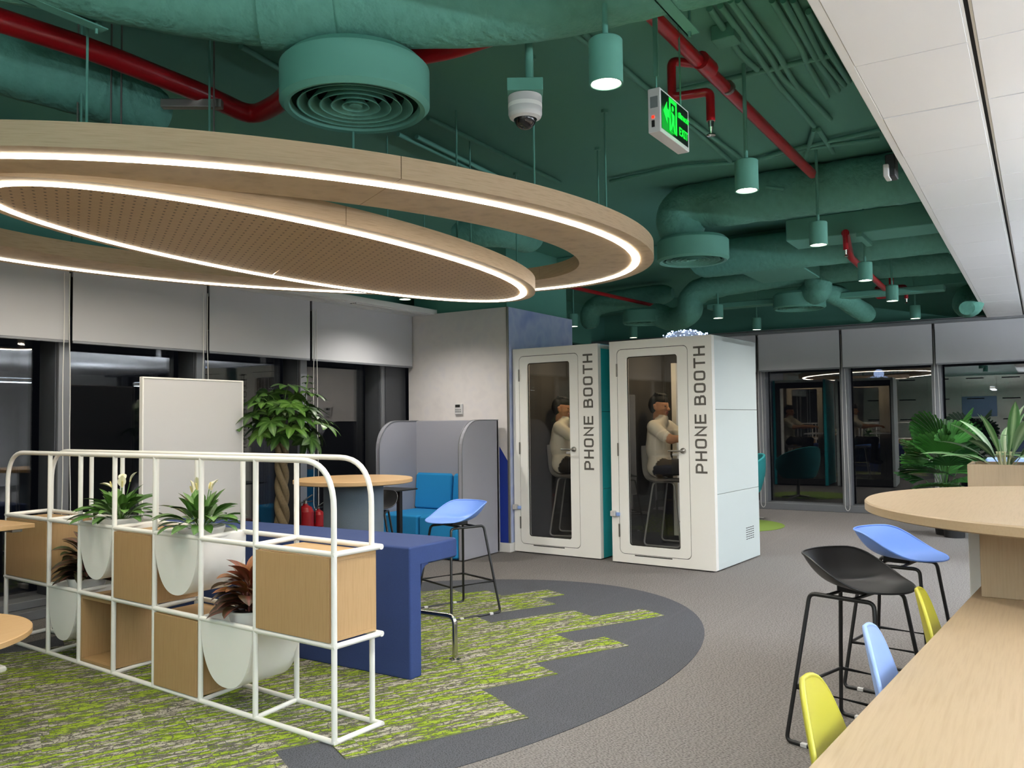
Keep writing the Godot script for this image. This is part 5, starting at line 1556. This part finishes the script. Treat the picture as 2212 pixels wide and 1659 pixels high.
# ---- bar stools: moulded shell on a bent rod frame; front towards local +z
func seat_pt(u: float, w: float, off: float) -> Vector3:
	# u: round the rim 0..1, w: from the middle (0) to the rim (1)
	var an := u * TAU
	var fx := sin(an); var fz := cos(an)
	var x := fx * 0.235 * w
	var z := fz * (0.235 if fz > 0 else 0.215) * w
	var back := clampf(0.5 - fz * 0.75, 0.0, 1.0)          # 1 at the back, 0 at the front
	back = back * back * (3.0 - 2.0 * back)
	var rise := pow(w, 3.2) * (0.012 + 0.115 * back)
	var lip := -0.016 * pow(maxf(fz, 0.0), 2.0) * pow(w, 3.0)
	return Vector3(x, 0.685 + rise + lip - off * (0.4 + 0.6 * (1.0 - w)), z)

func stool_parts(t: Node3D, m: Material) -> void:
	var s := mb()
	sheet(s, func(u, w): return seat_pt(u, maxf(w, 0.001), 0.0), 48, 14, true)
	sheet(s, func(u, w): return seat_pt(u, maxf(w, 0.001) * 1.012, 0.014), 48, 14, false)
	var rim := []
	for k in 48: rim.append(seat_pt(k / 48.0, 1.006, 0.004))
	tube(s, rim, 0.0045, 6, true)
	obj("seat_shell", s, m, t)
	for sx in [-1, 1]:
		# each side: two splayed legs bent from one rod, joined by a floor bar
		var top := Vector3(0.12 * sx, 0.635, 0.0)
		obj("side_frame", tube(mb(), soft([Vector3(0.14 * sx, 0.64, 0.05), Vector3(0.14 * sx, 0.64, 0.145), Vector3(0.245 * sx, 0.0085, 0.215), Vector3(0.245 * sx, 0.0085, -0.215), Vector3(0.14 * sx, 0.64, -0.145), Vector3(0.14 * sx, 0.64, 0.06)], 0.028), 0.0095, 8), M.black_metal, t)
		for z in [-0.13, 0.13]: obj("glide", bx(mb(), Vector3(0.245 * sx, 0.009, z), Vector3(0.022, 0.018, 0.032), 0.003), M.soft_white, t)
	for z in [-0.06, 0.06]: obj("seat_bracket", tube(mb(), [Vector3(-0.14, 0.645, z), Vector3(0.14, 0.645, z)], 0.0075, 8), M.black_metal, t)
	obj("mount_plate", bx(mb(), Vector3(0, 0.66, 0), Vector3(0.09, 0.03, 0.14), 0.006), M.black_metal, t)
	var y := 0.235
	var k := 1.0 - y / 0.64
	var fx := 0.14 + 0.105 * k; var fz := 0.145 + 0.07 * k
	obj("footrest", tube(mb(), [Vector3(-fx, y, -fz), Vector3(fx, y, -fz), Vector3(fx, y, fz), Vector3(-fx, y, fz)], 0.0085, 8, true), M.black_metal, t)

func stools() -> void:
	var list := [[Vector3(-3.74, 0, -5.13), Vector2(-0.35, 0.93), M.shell_blue, "light blue bar stool standing alone behind the navy bench table"], [Vector3(-0.72, 0, -3.97), Vector2(0.96, 0.28), M.shell_black, "black bar stool at the round high table, next to the shell chairs"], [Vector3(-0.67, 0, -4.90), Vector2(0.98, 0.18), M.shell_blue, "light blue bar stool at the round high table, behind the black stool"]]
	for s in list:
		var d: Vector2 = s[1]
		var t := thing("bar_stool", s[3], "stool", s[0], atan2(d.x, d.y), "bar stools")
		stool_parts(t, s[2])

# ---- right: long low table, round high table, shell chairs, planter and plants
func shell_chair(label: String, at: Vector3, turn: float, m: Material) -> void:
	# front towards local +z, back rest a tall rounded petal
	var t := thing("shell_chair", label, "chair", at, turn, "shell chairs at the long low table")
	var prof := curve([Vector3(0, 0.445, 0.22), Vector3(0, 0.45, 0.1), Vector3(0, 0.44, -0.06), Vector3(0, 0.46, -0.16), Vector3(0, 0.55, -0.215), Vector3(0, 0.68, -0.24), Vector3(0, 0.835, -0.27)], 6)
	var f := func(v: float, w: float, off: float) -> Vector3:
		var u := 1.0 - pow(1.0 - v, 1.7)
		var q := u * (prof.size() - 1)
		var k := mini(int(q), prof.size() - 2)
		var p: Vector3 = prof[k].lerp(prof[k + 1], q - k)
		var d: Vector3 = (prof[k + 1] - prof[k]).normalized()
		var n := Vector3(0, d.z, -d.y) * -1.0
		var half := 0.245 * sqrt(clampf(1.0 - pow(maxf(0.0, (u - 0.56) / 0.44), 2.0), 0.0004, 1.0)) * (0.86 + 0.14 * smoothstep(0.0, 0.15, u))
		var s := (w - 0.5) * 2.0
		return p + Vector3(s * half, 0, 0) + n * (s * s * 0.03 * half / 0.2 - off)
	var s2 := mb()
	sheet(s2, func(u, w): return f.call(u, w, 0.0), 36, 12)
	sheet(s2, func(u, w): return f.call(u, w, 0.012), 36, 12, true)
	var rim := []
	for k in 30: rim.append(f.call(k / 30.0, 1.0, 0.006))
	for k in 31: rim.append(f.call(1.0 - k / 30.0, 0.0, 0.006))
	tube(s2, rim, 0.0065, 6, true)
	obj("shell", s2, m, t)
	for sx in [-1, 1]:
		for sz in [-1, 1]: obj("leg", tube(mb(), [Vector3(0.12 * sx, 0.43, 0.10 * sz), Vector3(0.2 * sx, 0.0, 0.19 * sz)], [0.014, 0.010], 10), M.oak_edge, t)
	obj("under_frame", bx(mb(), Vector3(0, 0.425, 0), Vector3(0.26, 0.02, 0.22), 0.004), M.black_metal, t)

func right_side() -> void:
	# long low table, slightly turned
	var lt := thing("long_table", "long pale wood meeting table with a rounded far corner, running under the round high table", "table")
	var poly := [Vector2(-0.61, -0.75), Vector2(0.75, -0.75), Vector2(0.75, 4.0), Vector2(0.2, 4.06), Vector2(-0.11, 4.06)]
	for k in 7:
		var an := PI / 2 + PI / 2 * k / 6.0
		poly.append(Vector2(-0.11 + 0.11 * cos(an), 3.95 + 0.11 * sin(an)))
	obj("table_top", extr(mb(), poly, 0.03, flat(0.71)), M.desk_z, lt)
	for p in [Vector3(-0.30, 0.355, -0.2), Vector3(0.6, 0.355, -0.2), Vector3(0.6, 0.355, -3.3), Vector3(-0.08, 0.355, -3.3)]: obj("leg", bx(mb(), p, Vector3(0.06, 0.71, 0.06), 0.004), M.white_tube, lt)
	# round high table on uprights
	var ht := thing("high_table", "round pale wood high table standing over the end of the long table", "table", Vector3(0.30, 0, -4.2))
	obj("table_top", lathe(mb(), [Vector2(0.0, 1.006), Vector2(0.985, 1.006), Vector2(1.0, 1.012), Vector2(1.0, 1.044), Vector2(0.994, 1.05), Vector2(0.0, 1.05)], 96), M.desk_z, ht)
	obj("upright", bb(mb(), Vector3(-0.515, 0.74, 0.34), Vector3(0.3, 1.006, 0.58), 0.002), M.desk_v, ht)
	var wl := PZ(2093, 1200, -4.35); var wr := PZ(2127, 1200, -4.35)
	obj("end_panel", bb(mb(), Vector3(wl.x - 0.3, 0.0, -0.19), Vector3(wr.x - 0.3 + 0.03, 1.006, -0.15), 0.003), M.white_tube, ht)
	obj("far_leg", bb(mb(), Vector3(0.4, 0.0, -0.6), Vector3(0.46, 1.006, -0.54), 0.003), M.white_tube, ht)
	shell_chair("mustard yellow shell chair tucked in, farther from the bar stools", Vector3(-0.20, 0, -1.98), PI / 2 + 0.08, M.shell_yellow)
	shell_chair("pale blue shell chair tucked in between the two yellow chairs", Vector3(-0.165, 0, -2.55), PI / 2 + 0.08, M.shell_pale)
	shell_chair("mustard yellow shell chair tucked in next to the bar stools", Vector3(-0.105, 0, -3.17), PI / 2 + 0.08, M.shell_yellow)
	# planter box with strap-leaved plants
	var a := PZ(2089, 1003, -5.62)
	var pl := thing("planter_box", "tall pale wood planter box behind the round high table", "planter", Vector3(a.x, 0, -5.62))
	var pb := mb()
	var W := 1.5
	bb(pb, Vector3(0, 0, -0.02), Vector3(W, a.y, 0.0), 0.001)
	obj("front_panel", pb, M.desk_v, pl)
	obj("back_panel", bb(mb(), Vector3(0, 0, -0.4), Vector3(W, a.y - 0.001, -0.38), 0.001), M.desk_v, pl)
	for x in [0.0, W - 0.02]: obj("end_panel", bb(mb(), Vector3(x, 0, -0.38), Vector3(x + 0.02, a.y - 0.001, -0.02), 0.001), M.desk_v, pl)
	obj("soil", bb(mb(), Vector3(0.02, a.y - 0.09, -0.38), Vector3(W - 0.02, a.y - 0.06, -0.02)), M.soil, pl)
	var r := RandomNumberGenerator.new(); r.seed = 31
	var g := [lin(58, 98, 52), lin(70, 112, 60), lin(150, 172, 128)]
	var g2 := [lin(40, 74, 42), lin(52, 88, 50), lin(128, 150, 108)]
	var g3 := [lin(84, 120, 76), lin(120, 150, 108), lin(170, 186, 150)]
	var kinds := [leaf(0.44, 0.030, 1.42, 0.45, 0.35, g, 0.28, 1.15, 11), leaf(0.46, 0.030, 1.15, 0.75, 0.35, g3, 0.26, 1.15, 11), leaf(0.46, 0.028, 0.95, 0.95, 0.35, g2, 0.25, 1.15, 11), leaf(0.42, 0.026, 0.62, 0.75, 0.3, g, 0.25, 1.15, 11)]
	for k in 4:
		var p := thing("strap_leaf_plant", ["strap-leaved plant at the open end of the wood planter box", "strap-leaved plant second in the wood planter box", "strap-leaved plant deeper in the wood planter box", "strap-leaved plant deeper in the wood planter box"][k], "plant", Vector3(a.x + 0.19 + k * 0.36, a.y - 0.06, -5.62 - 0.2), 0.0, "strap-leaved plants in the planter box")
		tuft(p, Vector3.ZERO, kinds, 24, 0.05, r, "leaf", 0.78, 1.08)
		var st := mb(); st.tint = true; st.col = lin(178, 176, 140)
		for j in 9:
			var an := j * 0.7
			tube(st, [Vector3(sin(an) * 0.02, 0, cos(an) * 0.02), Vector3(sin(an) * 0.045, 0.13, cos(an) * 0.045)], 0.006, 6)
		obj("stalks", st, M.leaf, p)
	fan_palm(PZ(2040, 1040, -11.3), r)
	# bright low creeper in a pot on the floor and a pale blue chair behind
	var cp := PZ(2058, 1046, -11.1)
	var pt := thing("creeper_plant", "bright green low leafy plant on a stand beside the planter box", "potted plant", Vector3(cp.x, 0, cp.z))
	obj("stand", lathe(mb(), [Vector2(0.0, 0.0), Vector2(0.11, 0.0), Vector2(0.12, 0.34), Vector2(0.0, 0.34)], 28), M.black_plastic, pt)
	pot(pt, Vector3(0, 0.34, 0), 0.12, 0.12, M.black_plastic)
	var kb := [leaf(0.12, 0.04, 0.9, 1.0, 0.15, [lin(112, 160, 40), lin(128, 176, 50), lin(150, 190, 80)], 0.15, 0.8, 7), leaf(0.12, 0.04, 0.4, 1.0, 0.15, [lin(92, 140, 34), lin(112, 160, 42), lin(140, 180, 70)], 0.15, 0.8, 7)]
	tuft(pt, Vector3(0, 0.46, 0), kb, 70, 0.2, r, "leaf", 0.9, 1.5)
	shell_chair_far(P(2150, 1205, 0.0))

func shell_chair_far(at: Vector3) -> void:
	var t := thing("office_chair", "black office swivel chair with castors and a slim lavender back, behind the white end panel", "office chair", Vector3(at.x + 0.06, 0, at.z), 0.4)
	for k in 5:
		var an := TAU * k / 5.0 + PI
		var e := Vector3(cos(an) * 0.27, 0.075, sin(an) * 0.27)
		obj("base_arm", tube(mb(), [Vector3(0, 0.11, 0), e], [0.024, 0.014], 8), M.black_plastic, t)
		obj("castor", lathe(mb(), [Vector2(0.0, -0.022), Vector2(0.024, -0.022), Vector2(0.028, -0.012), Vector2(0.028, 0.012), Vector2(0.024, 0.022), Vector2(0.0, 0.022)], 16, Transform3D(Basis(Vector3.RIGHT, PI / 2) , e + Vector3(0, -0.047, 0))), M.black_plastic, t)
	obj("gas_stem", tube(mb(), [Vector3(0, 0.1, 0), Vector3(0, 0.42, 0)], 0.024, 12), M.black_plastic, t)
	obj("seat", bx(mb(), Vector3(0, 0.46, 0), Vector3(0.46, 0.08, 0.44), 0.03), M.black_plastic, t)
	obj("back_rest", bx(mb(), Vector3(0, 0.76, 0.24), Vector3(0.42, 0.5, 0.05), 0.024), M.shell_pale, t)

func fan_palm(at: Vector3, r: RandomNumberGenerator) -> void:
	var t := thing("fan_palm", "dark green pleated fan palm beside the wood planter box", "potted plant", Vector3(at.x, 0, at.z))
	pot(t, Vector3.ZERO, 0.15, 0.36, M.black_plastic)
	var cols := [[lin(34, 80, 30), lin(46, 98, 36)], [lin(48, 104, 40), lin(64, 122, 48)], [lin(28, 68, 30), lin(38, 84, 34)]]
	var kinds := []
	for v in 3:
		var m := mb(); m.tint = true
		var n := 22
		for k in n: # pleats: alternate ridges, ragged edge
			var a0 := -1.25 + 2.5 * k / n; var a1 := -1.25 + 2.5 * (k + 1) / n
			var am := (a0 + a1) / 2.0
			var L := 0.36 * (0.94 + 0.06 * cos(am)) * (1.0 + (0.03 if k % 2 else -0.03))
			var rows := []
			for s in 6:
				var f := s / 5.0
				var rr := lerpf(0.015, L, f)
				var droop := -0.09 * f * f
				m.col = cols[v][0]
				var i0 := m.pt(Vector3(sin(a0) * rr, droop, cos(a0) * rr), Vector3(-0.3, 1, 0).normalized())
				m.col = cols[v][1]
				var i1 := m.pt(Vector3(sin(am) * rr * 1.01, droop + 0.009 * f, cos(am) * rr * 1.01), Vector3.UP)
				m.col = cols[v][0]
				var i2 := m.pt(Vector3(sin(a1) * rr, droop, cos(a1) * rr), Vector3(0.3, 1, 0).normalized())
				rows.append([i0, i1, i2])
			for s in 5:
				for q in 2:
					m.tri(rows[s][q], rows[s + 1][q + 1], rows[s][q + 1]); m.tri(rows[s][q], rows[s + 1][q], rows[s + 1][q + 1])
		kinds.append(m.mesh())
	for k in 20:
		var an := k * 2.399
		var h := 0.58 + 0.60 * float(k) / 20.0
		var out := 0.10 + 0.12 * r.randf() - 0.05 * float(k) / 20.0
		var p := Vector3(sin(an) * out, h, cos(an) * out)
		var b := Basis(Vector3.UP, an) * Basis(Vector3.RIGHT, lerpf(-0.35, -1.35, float(k) / 20.0) + r.randf_range(-0.2, 0.2))
		obj("leaf", kinds[k % 3], M.leaf, t, Transform3D(b.scaled(Vector3.ONE * r.randf_range(0.9, 1.15)), p))
		var st := mb(); st.tint = true; st.col = lin(58, 92, 44)
		tube(st, curve([Vector3(0, 0.4, 0), Vector3(p.x * 0.3, h * 0.7, p.z * 0.3), p], 3), 0.0055, 6)
		obj("petiole", st, M.leaf, t)

# ---- left: sit-stand desk end and round coffee table
func left_side() -> void:
	var d := thing("sit_stand_desk", "oak sit-stand desk end in front of the left end of the tube shelf", "desk", Vector3(-5.42, 0, -2.0))
	obj("desk_top", bx(mb(), Vector3(0, 0.838, 0), Vector3(0.76, 0.026, 1.4), 0.003), M.oak_z, d)
	for z in [-0.56, 0.56]:
		obj("leg_column", bx(mb(), Vector3(0, 0.43, z), Vector3(0.08, 0.79, 0.05), 0.004), M.white_tube, d)
		obj("foot", bx(mb(), Vector3(0, 0.02, z), Vector3(0.62, 0.04, 0.07), 0.014), M.white_tube, d)
	obj("cross_beam", bx(mb(), Vector3(0, 0.80, 0), Vector3(0.06, 0.04, 1.2), 0.003), M.white_tube, d)
	obj("clamp", bx(mb(), Vector3(0.28, 0.815, -0.62), Vector3(0.12, 0.02, 0.06), 0.003), M.steel, d)
	var c := thing("coffee_table", "round oak coffee table on a white pedestal in front of the tube shelf", "table", Vector3(-4.24, 0, -1.70))
	obj("table_top", lathe(mb(), [Vector2(0.0, 0.47), Vector2(0.47, 0.47), Vector2(0.5, 0.476), Vector2(0.5, 0.498), Vector2(0.496, 0.502), Vector2(0.0, 0.502)], 72), M.oak_z, c)
	obj("column", tube(mb(), [Vector3(0, 0.02, 0), Vector3(0, 0.47, 0)], 0.035, 18), M.white_tube, c)
	obj("base", lathe(mb(), [Vector2(0.0, 0.0), Vector2(0.26, 0.0), Vector2(0.26, 0.008), Vector2(0.06, 0.022), Vector2(0.0, 0.022)], 48), M.white_tube, c)

# ---- sign, camera, speaker, diffusers, teal chair, lockers
func text3(parent: Node, s: String, size: float, m: Material, xf: Transform3D) -> void:
	var tm := TextMesh.new()
	var f := SystemFont.new()
	f.font_names = PackedStringArray(["Droid Sans"]); f.font_weight = 700
	tm.font = f; tm.text = s; tm.font_size = 64; tm.pixel_size = size / 64.0; tm.depth = 0.001
	tm.horizontal_alignment = HORIZONTAL_ALIGNMENT_LEFT
	obj("lettering", tm, m, parent, xf)

func small_things() -> void:
	# exit sign hung from the slab, its face along the room
	var nt := PX(1428, 188, -1.35); var nb_ := PX(1428, 283, -1.35); var fb := PX(1490, 316, -1.35)
	var h := nt.y - nb_.y
	var L := absf(fb.z - nb_.z)
	var s := thing("exit_sign", "hanging illuminated green exit sign with an arrow and a door symbol", "exit sign", Vector3(-1.38, nb_.y, nb_.z))
	obj("case", bb(mb(), Vector3(-0.03, 0, -L), Vector3(0.028, h, 0), 0.004), M.soft_white, s)
	mat("sign_black", c8(10, 24, 16), 0.3)
	obj("face_panel", bb(mb(), Vector3(0.0275, 0.018, -L + 0.018), Vector3(0.0295, h - 0.012, -0.012)), M.sign_black, s)
	var fx := Basis(Vector3.UP, PI / 2)
	var ic := mb()
	var T := Transform3D(fx, Vector3(0.0297, 0, 0))
	extr(ic, [Vector2(0.03, h * 0.52), Vector2(0.075, h * 0.78), Vector2(0.075, h * 0.62), Vector2(0.115, h * 0.62), Vector2(0.115, h * 0.44), Vector2(0.075, h * 0.44), Vector2(0.075, h * 0.28)], 0.001, T)
	ringx(ic, [Vector2(0.10, h * 0.16), Vector2(0.19, h * 0.16), Vector2(0.19, h * 0.92), Vector2(0.10, h * 0.92)], [Vector2(0.115, h * 0.16), Vector2(0.175, h * 0.16), Vector2(0.175, h * 0.83), Vector2(0.115, h * 0.83)], 0.001, T, false)
	extr(ic, oval(0.012, 0.012, 14, Vector2(0.142, h * 0.72)), 0.001, T)
	extr(ic, [Vector2(0.125, h * 0.62), Vector2(0.160, h * 0.58), Vector2(0.155, h * 0.40), Vector2(0.172, h * 0.18), Vector2(0.158, h * 0.18), Vector2(0.143, h * 0.36), Vector2(0.125, h * 0.20), Vector2(0.115, h * 0.22), Vector2(0.134, h * 0.42), Vector2(0.134, h * 0.52)], 0.001, T)
	obj("exit_pictogram", ic, M.exit_green, s)
	text3(s, "LỐI", h * 0.15, M.exit_green, Transform3D(fx, Vector3(0.0305, h * 0.68, -0.205)))
	text3(s, "THOÁT", h * 0.15, M.exit_green, Transform3D(fx, Vector3(0.0305, h * 0.68, -0.25)))
	text3(s, "EXIT", h * 0.27, M.exit_green, Transform3D(fx, Vector3(0.0305, h * 0.32, -0.215)))
	obj("status_lamp", bx(mb(), Vector3(-0.005, h * 0.35, 0.001), Vector3(0.012, 0.012, 0.003), 0.001), M.led_red, s)
	obj("test_switch", bx(mb(), Vector3(-0.005, h * 0.2, 0.001), Vector3(0.014, 0.03, 0.003), 0.001), M.seam, s)
	obj("rating_label", bx(mb(), Vector3(0.0, h * 0.68, 0.0005), Vector3(0.035, 0.05, 0.001)), M.grey_frame, s)
	for z in [-0.03, -L + 0.03]:
		obj("hanger_chain", tube(mb(), [Vector3(0, h, z), Vector3(0, SLAB - nb_.y, z)], 0.004, 6), M.green_paint, s)
	obj("hanger_strap", bx(mb(), Vector3(0, (h + 0.06 + SLAB - nb_.y) / 2, -0.03), Vector3(0.022, SLAB - nb_.y - h - 0.06, 0.008), 0.001), M.green_paint, s)
	var gl := OmniLight3D.new()
	gl.name = "sign_glow"; gl.light_color = Color(0.1, 1.0, 0.3); gl.light_energy = 0.01; gl.light_size = 0.08; gl.omni_range = 5.0; gl.shadow_enabled = true
	s.add_child(gl); gl.position = Vector3(0.06, h / 2, -L / 2)
	# dome camera on a square green box
	var c := P(1134, 208, 2.80)
	var cam_ := thing("dome_camera", "white dome security camera under a square green box", "camera", Vector3(c.x, 2.70, c.z), 0.55)
	obj("mount_box", bx(mb(), Vector3(0, 0.125, 0), Vector3(0.15, 0.055, 0.15), 0.003), M.green_paint, cam_)
	obj("housing", lathe(mb(), [Vector2(0.05, -0.002), Vector2(0.066, 0.006), Vector2(0.072, 0.02), Vector2(0.072, 0.096), Vector2(0.06, 0.098), Vector2(0.0, 0.098)], 36), M.soft_white, cam_)
	obj("print_band", lathe(mb(), [Vector2(0.0725, 0.045), Vector2(0.0725, 0.062)], 36), M.white_paint, cam_)
	var dome := mb()
	var dp := []
	for k in 10: dp.append(Vector2(0.048 * sin(PI / 2 * k / 9.0), 0.006 - 0.05 * cos(PI / 2 * k / 9.0)))
	lathe(dome, dp, 28, Transform3D(), true)
	mat("dome_glass", c8(16, 14, 14), 0.06)
	obj("dome", dome, M.dome_glass, cam_)
	obj("stem", tube(mb(), [Vector3(0.02, 0.15, 0.0), Vector3(0.02, SLAB - 2.70, 0.0)], 0.017, 12), M.green_paint, cam_)
	# small projector-like sensor on the edge of the white ceiling
	var q := P(1938, 352, 2.80)
	var sp := thing("wall_speaker", "small black and white box fixed to the edge of the white ceiling", "speaker", Vector3(-0.62, 2.78, q.z))
	obj("case", bx(mb(), Vector3(-0.03, 0.0, 0), Vector3(0.05, 0.12, 0.12), 0.006), M.black_plastic, sp)
	obj("front_cap", bx(mb(), Vector3(-0.05, -0.03, 0.02), Vector3(0.03, 0.07, 0.12), 0.006), M.soft_white, sp)
	# linear slot diffusers let into the white bulkhead
	var z := -1.0
	for k in 5:
		var sd := thing("slot_diffuser", "linear slot diffuser let into the white bulkhead over the left blinds", "air diffuser", Vector3(-6.0, 2.658, z), 0.0, "slot diffusers over the left blinds")
		obj("slot", bb(mb(), Vector3(-0.045, -0.0005, -1.22), Vector3(0.045, 0.002, 0)), M.tile_gap, sd)
		for j in 4: obj("blade", bb(mb(), Vector3(-0.045 + j * 0.028, -0.006, -1.22), Vector3(-0.037 + j * 0.028, 0.001, 0)), M.white_paint, sd)
		z -= 1.36
	# teal swivel armchair behind the pale booth
	var tc := P(1597, 1121)
	var ch := thing("swivel_armchair", "teal swivel tub chair on a four-star base behind the pale booth", "armchair", tc, -0.9)
	var f := func(u: float, w: float, off: float) -> Vector3:
		var an := lerpf(-2.5, 2.5, u)
		var hgt := 0.40 + (0.50 * (0.35 + 0.65 * pow(cos(an * 0.5), 2.0))) * w
		var rr := 0.30 + 0.075 * w - off + 0.03 * sin(w * PI)
		return Vector3(sin(an) * rr, hgt, -cos(an) * rr)
	var tm := mb()
	sheet(tm, func(u, w): return f.call(u, w, 0.0), 40, 8)
	sheet(tm, func(u, w): return f.call(u, w, 0.035), 40, 8, true)
	var rim := []
	for k in 41: rim.append(f.call(k / 40.0, 1.0, 0.017))
	tube(tm, rim, 0.019, 8)
	obj("tub_back", tm, M.velvet_teal, ch)
	obj("seat_cushion", lathe(mb(), [Vector2(0.0, 0.36), Vector2(0.26, 0.36), Vector2(0.30, 0.40), Vector2(0.29, 0.45), Vector2(0.22, 0.465), Vector2(0.0, 0.47)], 36, Transform3D(), true), M.velvet_teal, ch)
	obj("post", tube(mb(), [Vector3(0, 0.03, 0), Vector3(0, 0.37, 0)], 0.025, 14), M.steel, ch)
	for k in 4:
		var an := k * PI / 2 + 0.35
		obj("base_arm", tube(mb(), [Vector3(0, 0.05, 0), Vector3(cos(an) * 0.33, 0.016, sin(an) * 0.33)], [0.022, 0.012], 8), M.steel, ch)
	# lockers behind the viewer, seen in the night glass
	var tones := [c8(214, 206, 192), c8(216, 208, 194)]
	mat("locker_white", tones[0], 0.6); mat("locker_yellow", c8(224, 178, 34), 0.6); mat("locker_blue", c8(120, 138, 168), 0.6)
	for k in 9:
		var lk := thing("locker", "white locker column with black slot pulls on the wall facing the far windows", "locker", Vector3(-5.2 + k * 1.0, 0, 4.43), 0.0, "lockers on the back wall")
		obj("body", bb(mb(), Vector3(0.002, 0, -0.45), Vector3(0.998, 2.70, 0.0)), M.locker_white, lk)
		for j in 4:
			var m: Material = M.locker_white
			if k == 5 and j == 1: m = M.locker_yellow
			if k == 3 and j == 2: m = M.locker_blue
			var dr := obj("door", bb(mb(), Vector3(0.006, 0.06 + j * 0.66, -0.47), Vector3(0.994, 0.71 + j * 0.66, -0.452), 0.003), m, lk)
			obj("slot_pull", bb(mb(), Vector3(0.15, 0.62 + j * 0.66, -0.476), Vector3(0.65, 0.655 + j * 0.66, -0.469)), M.seam, dr)
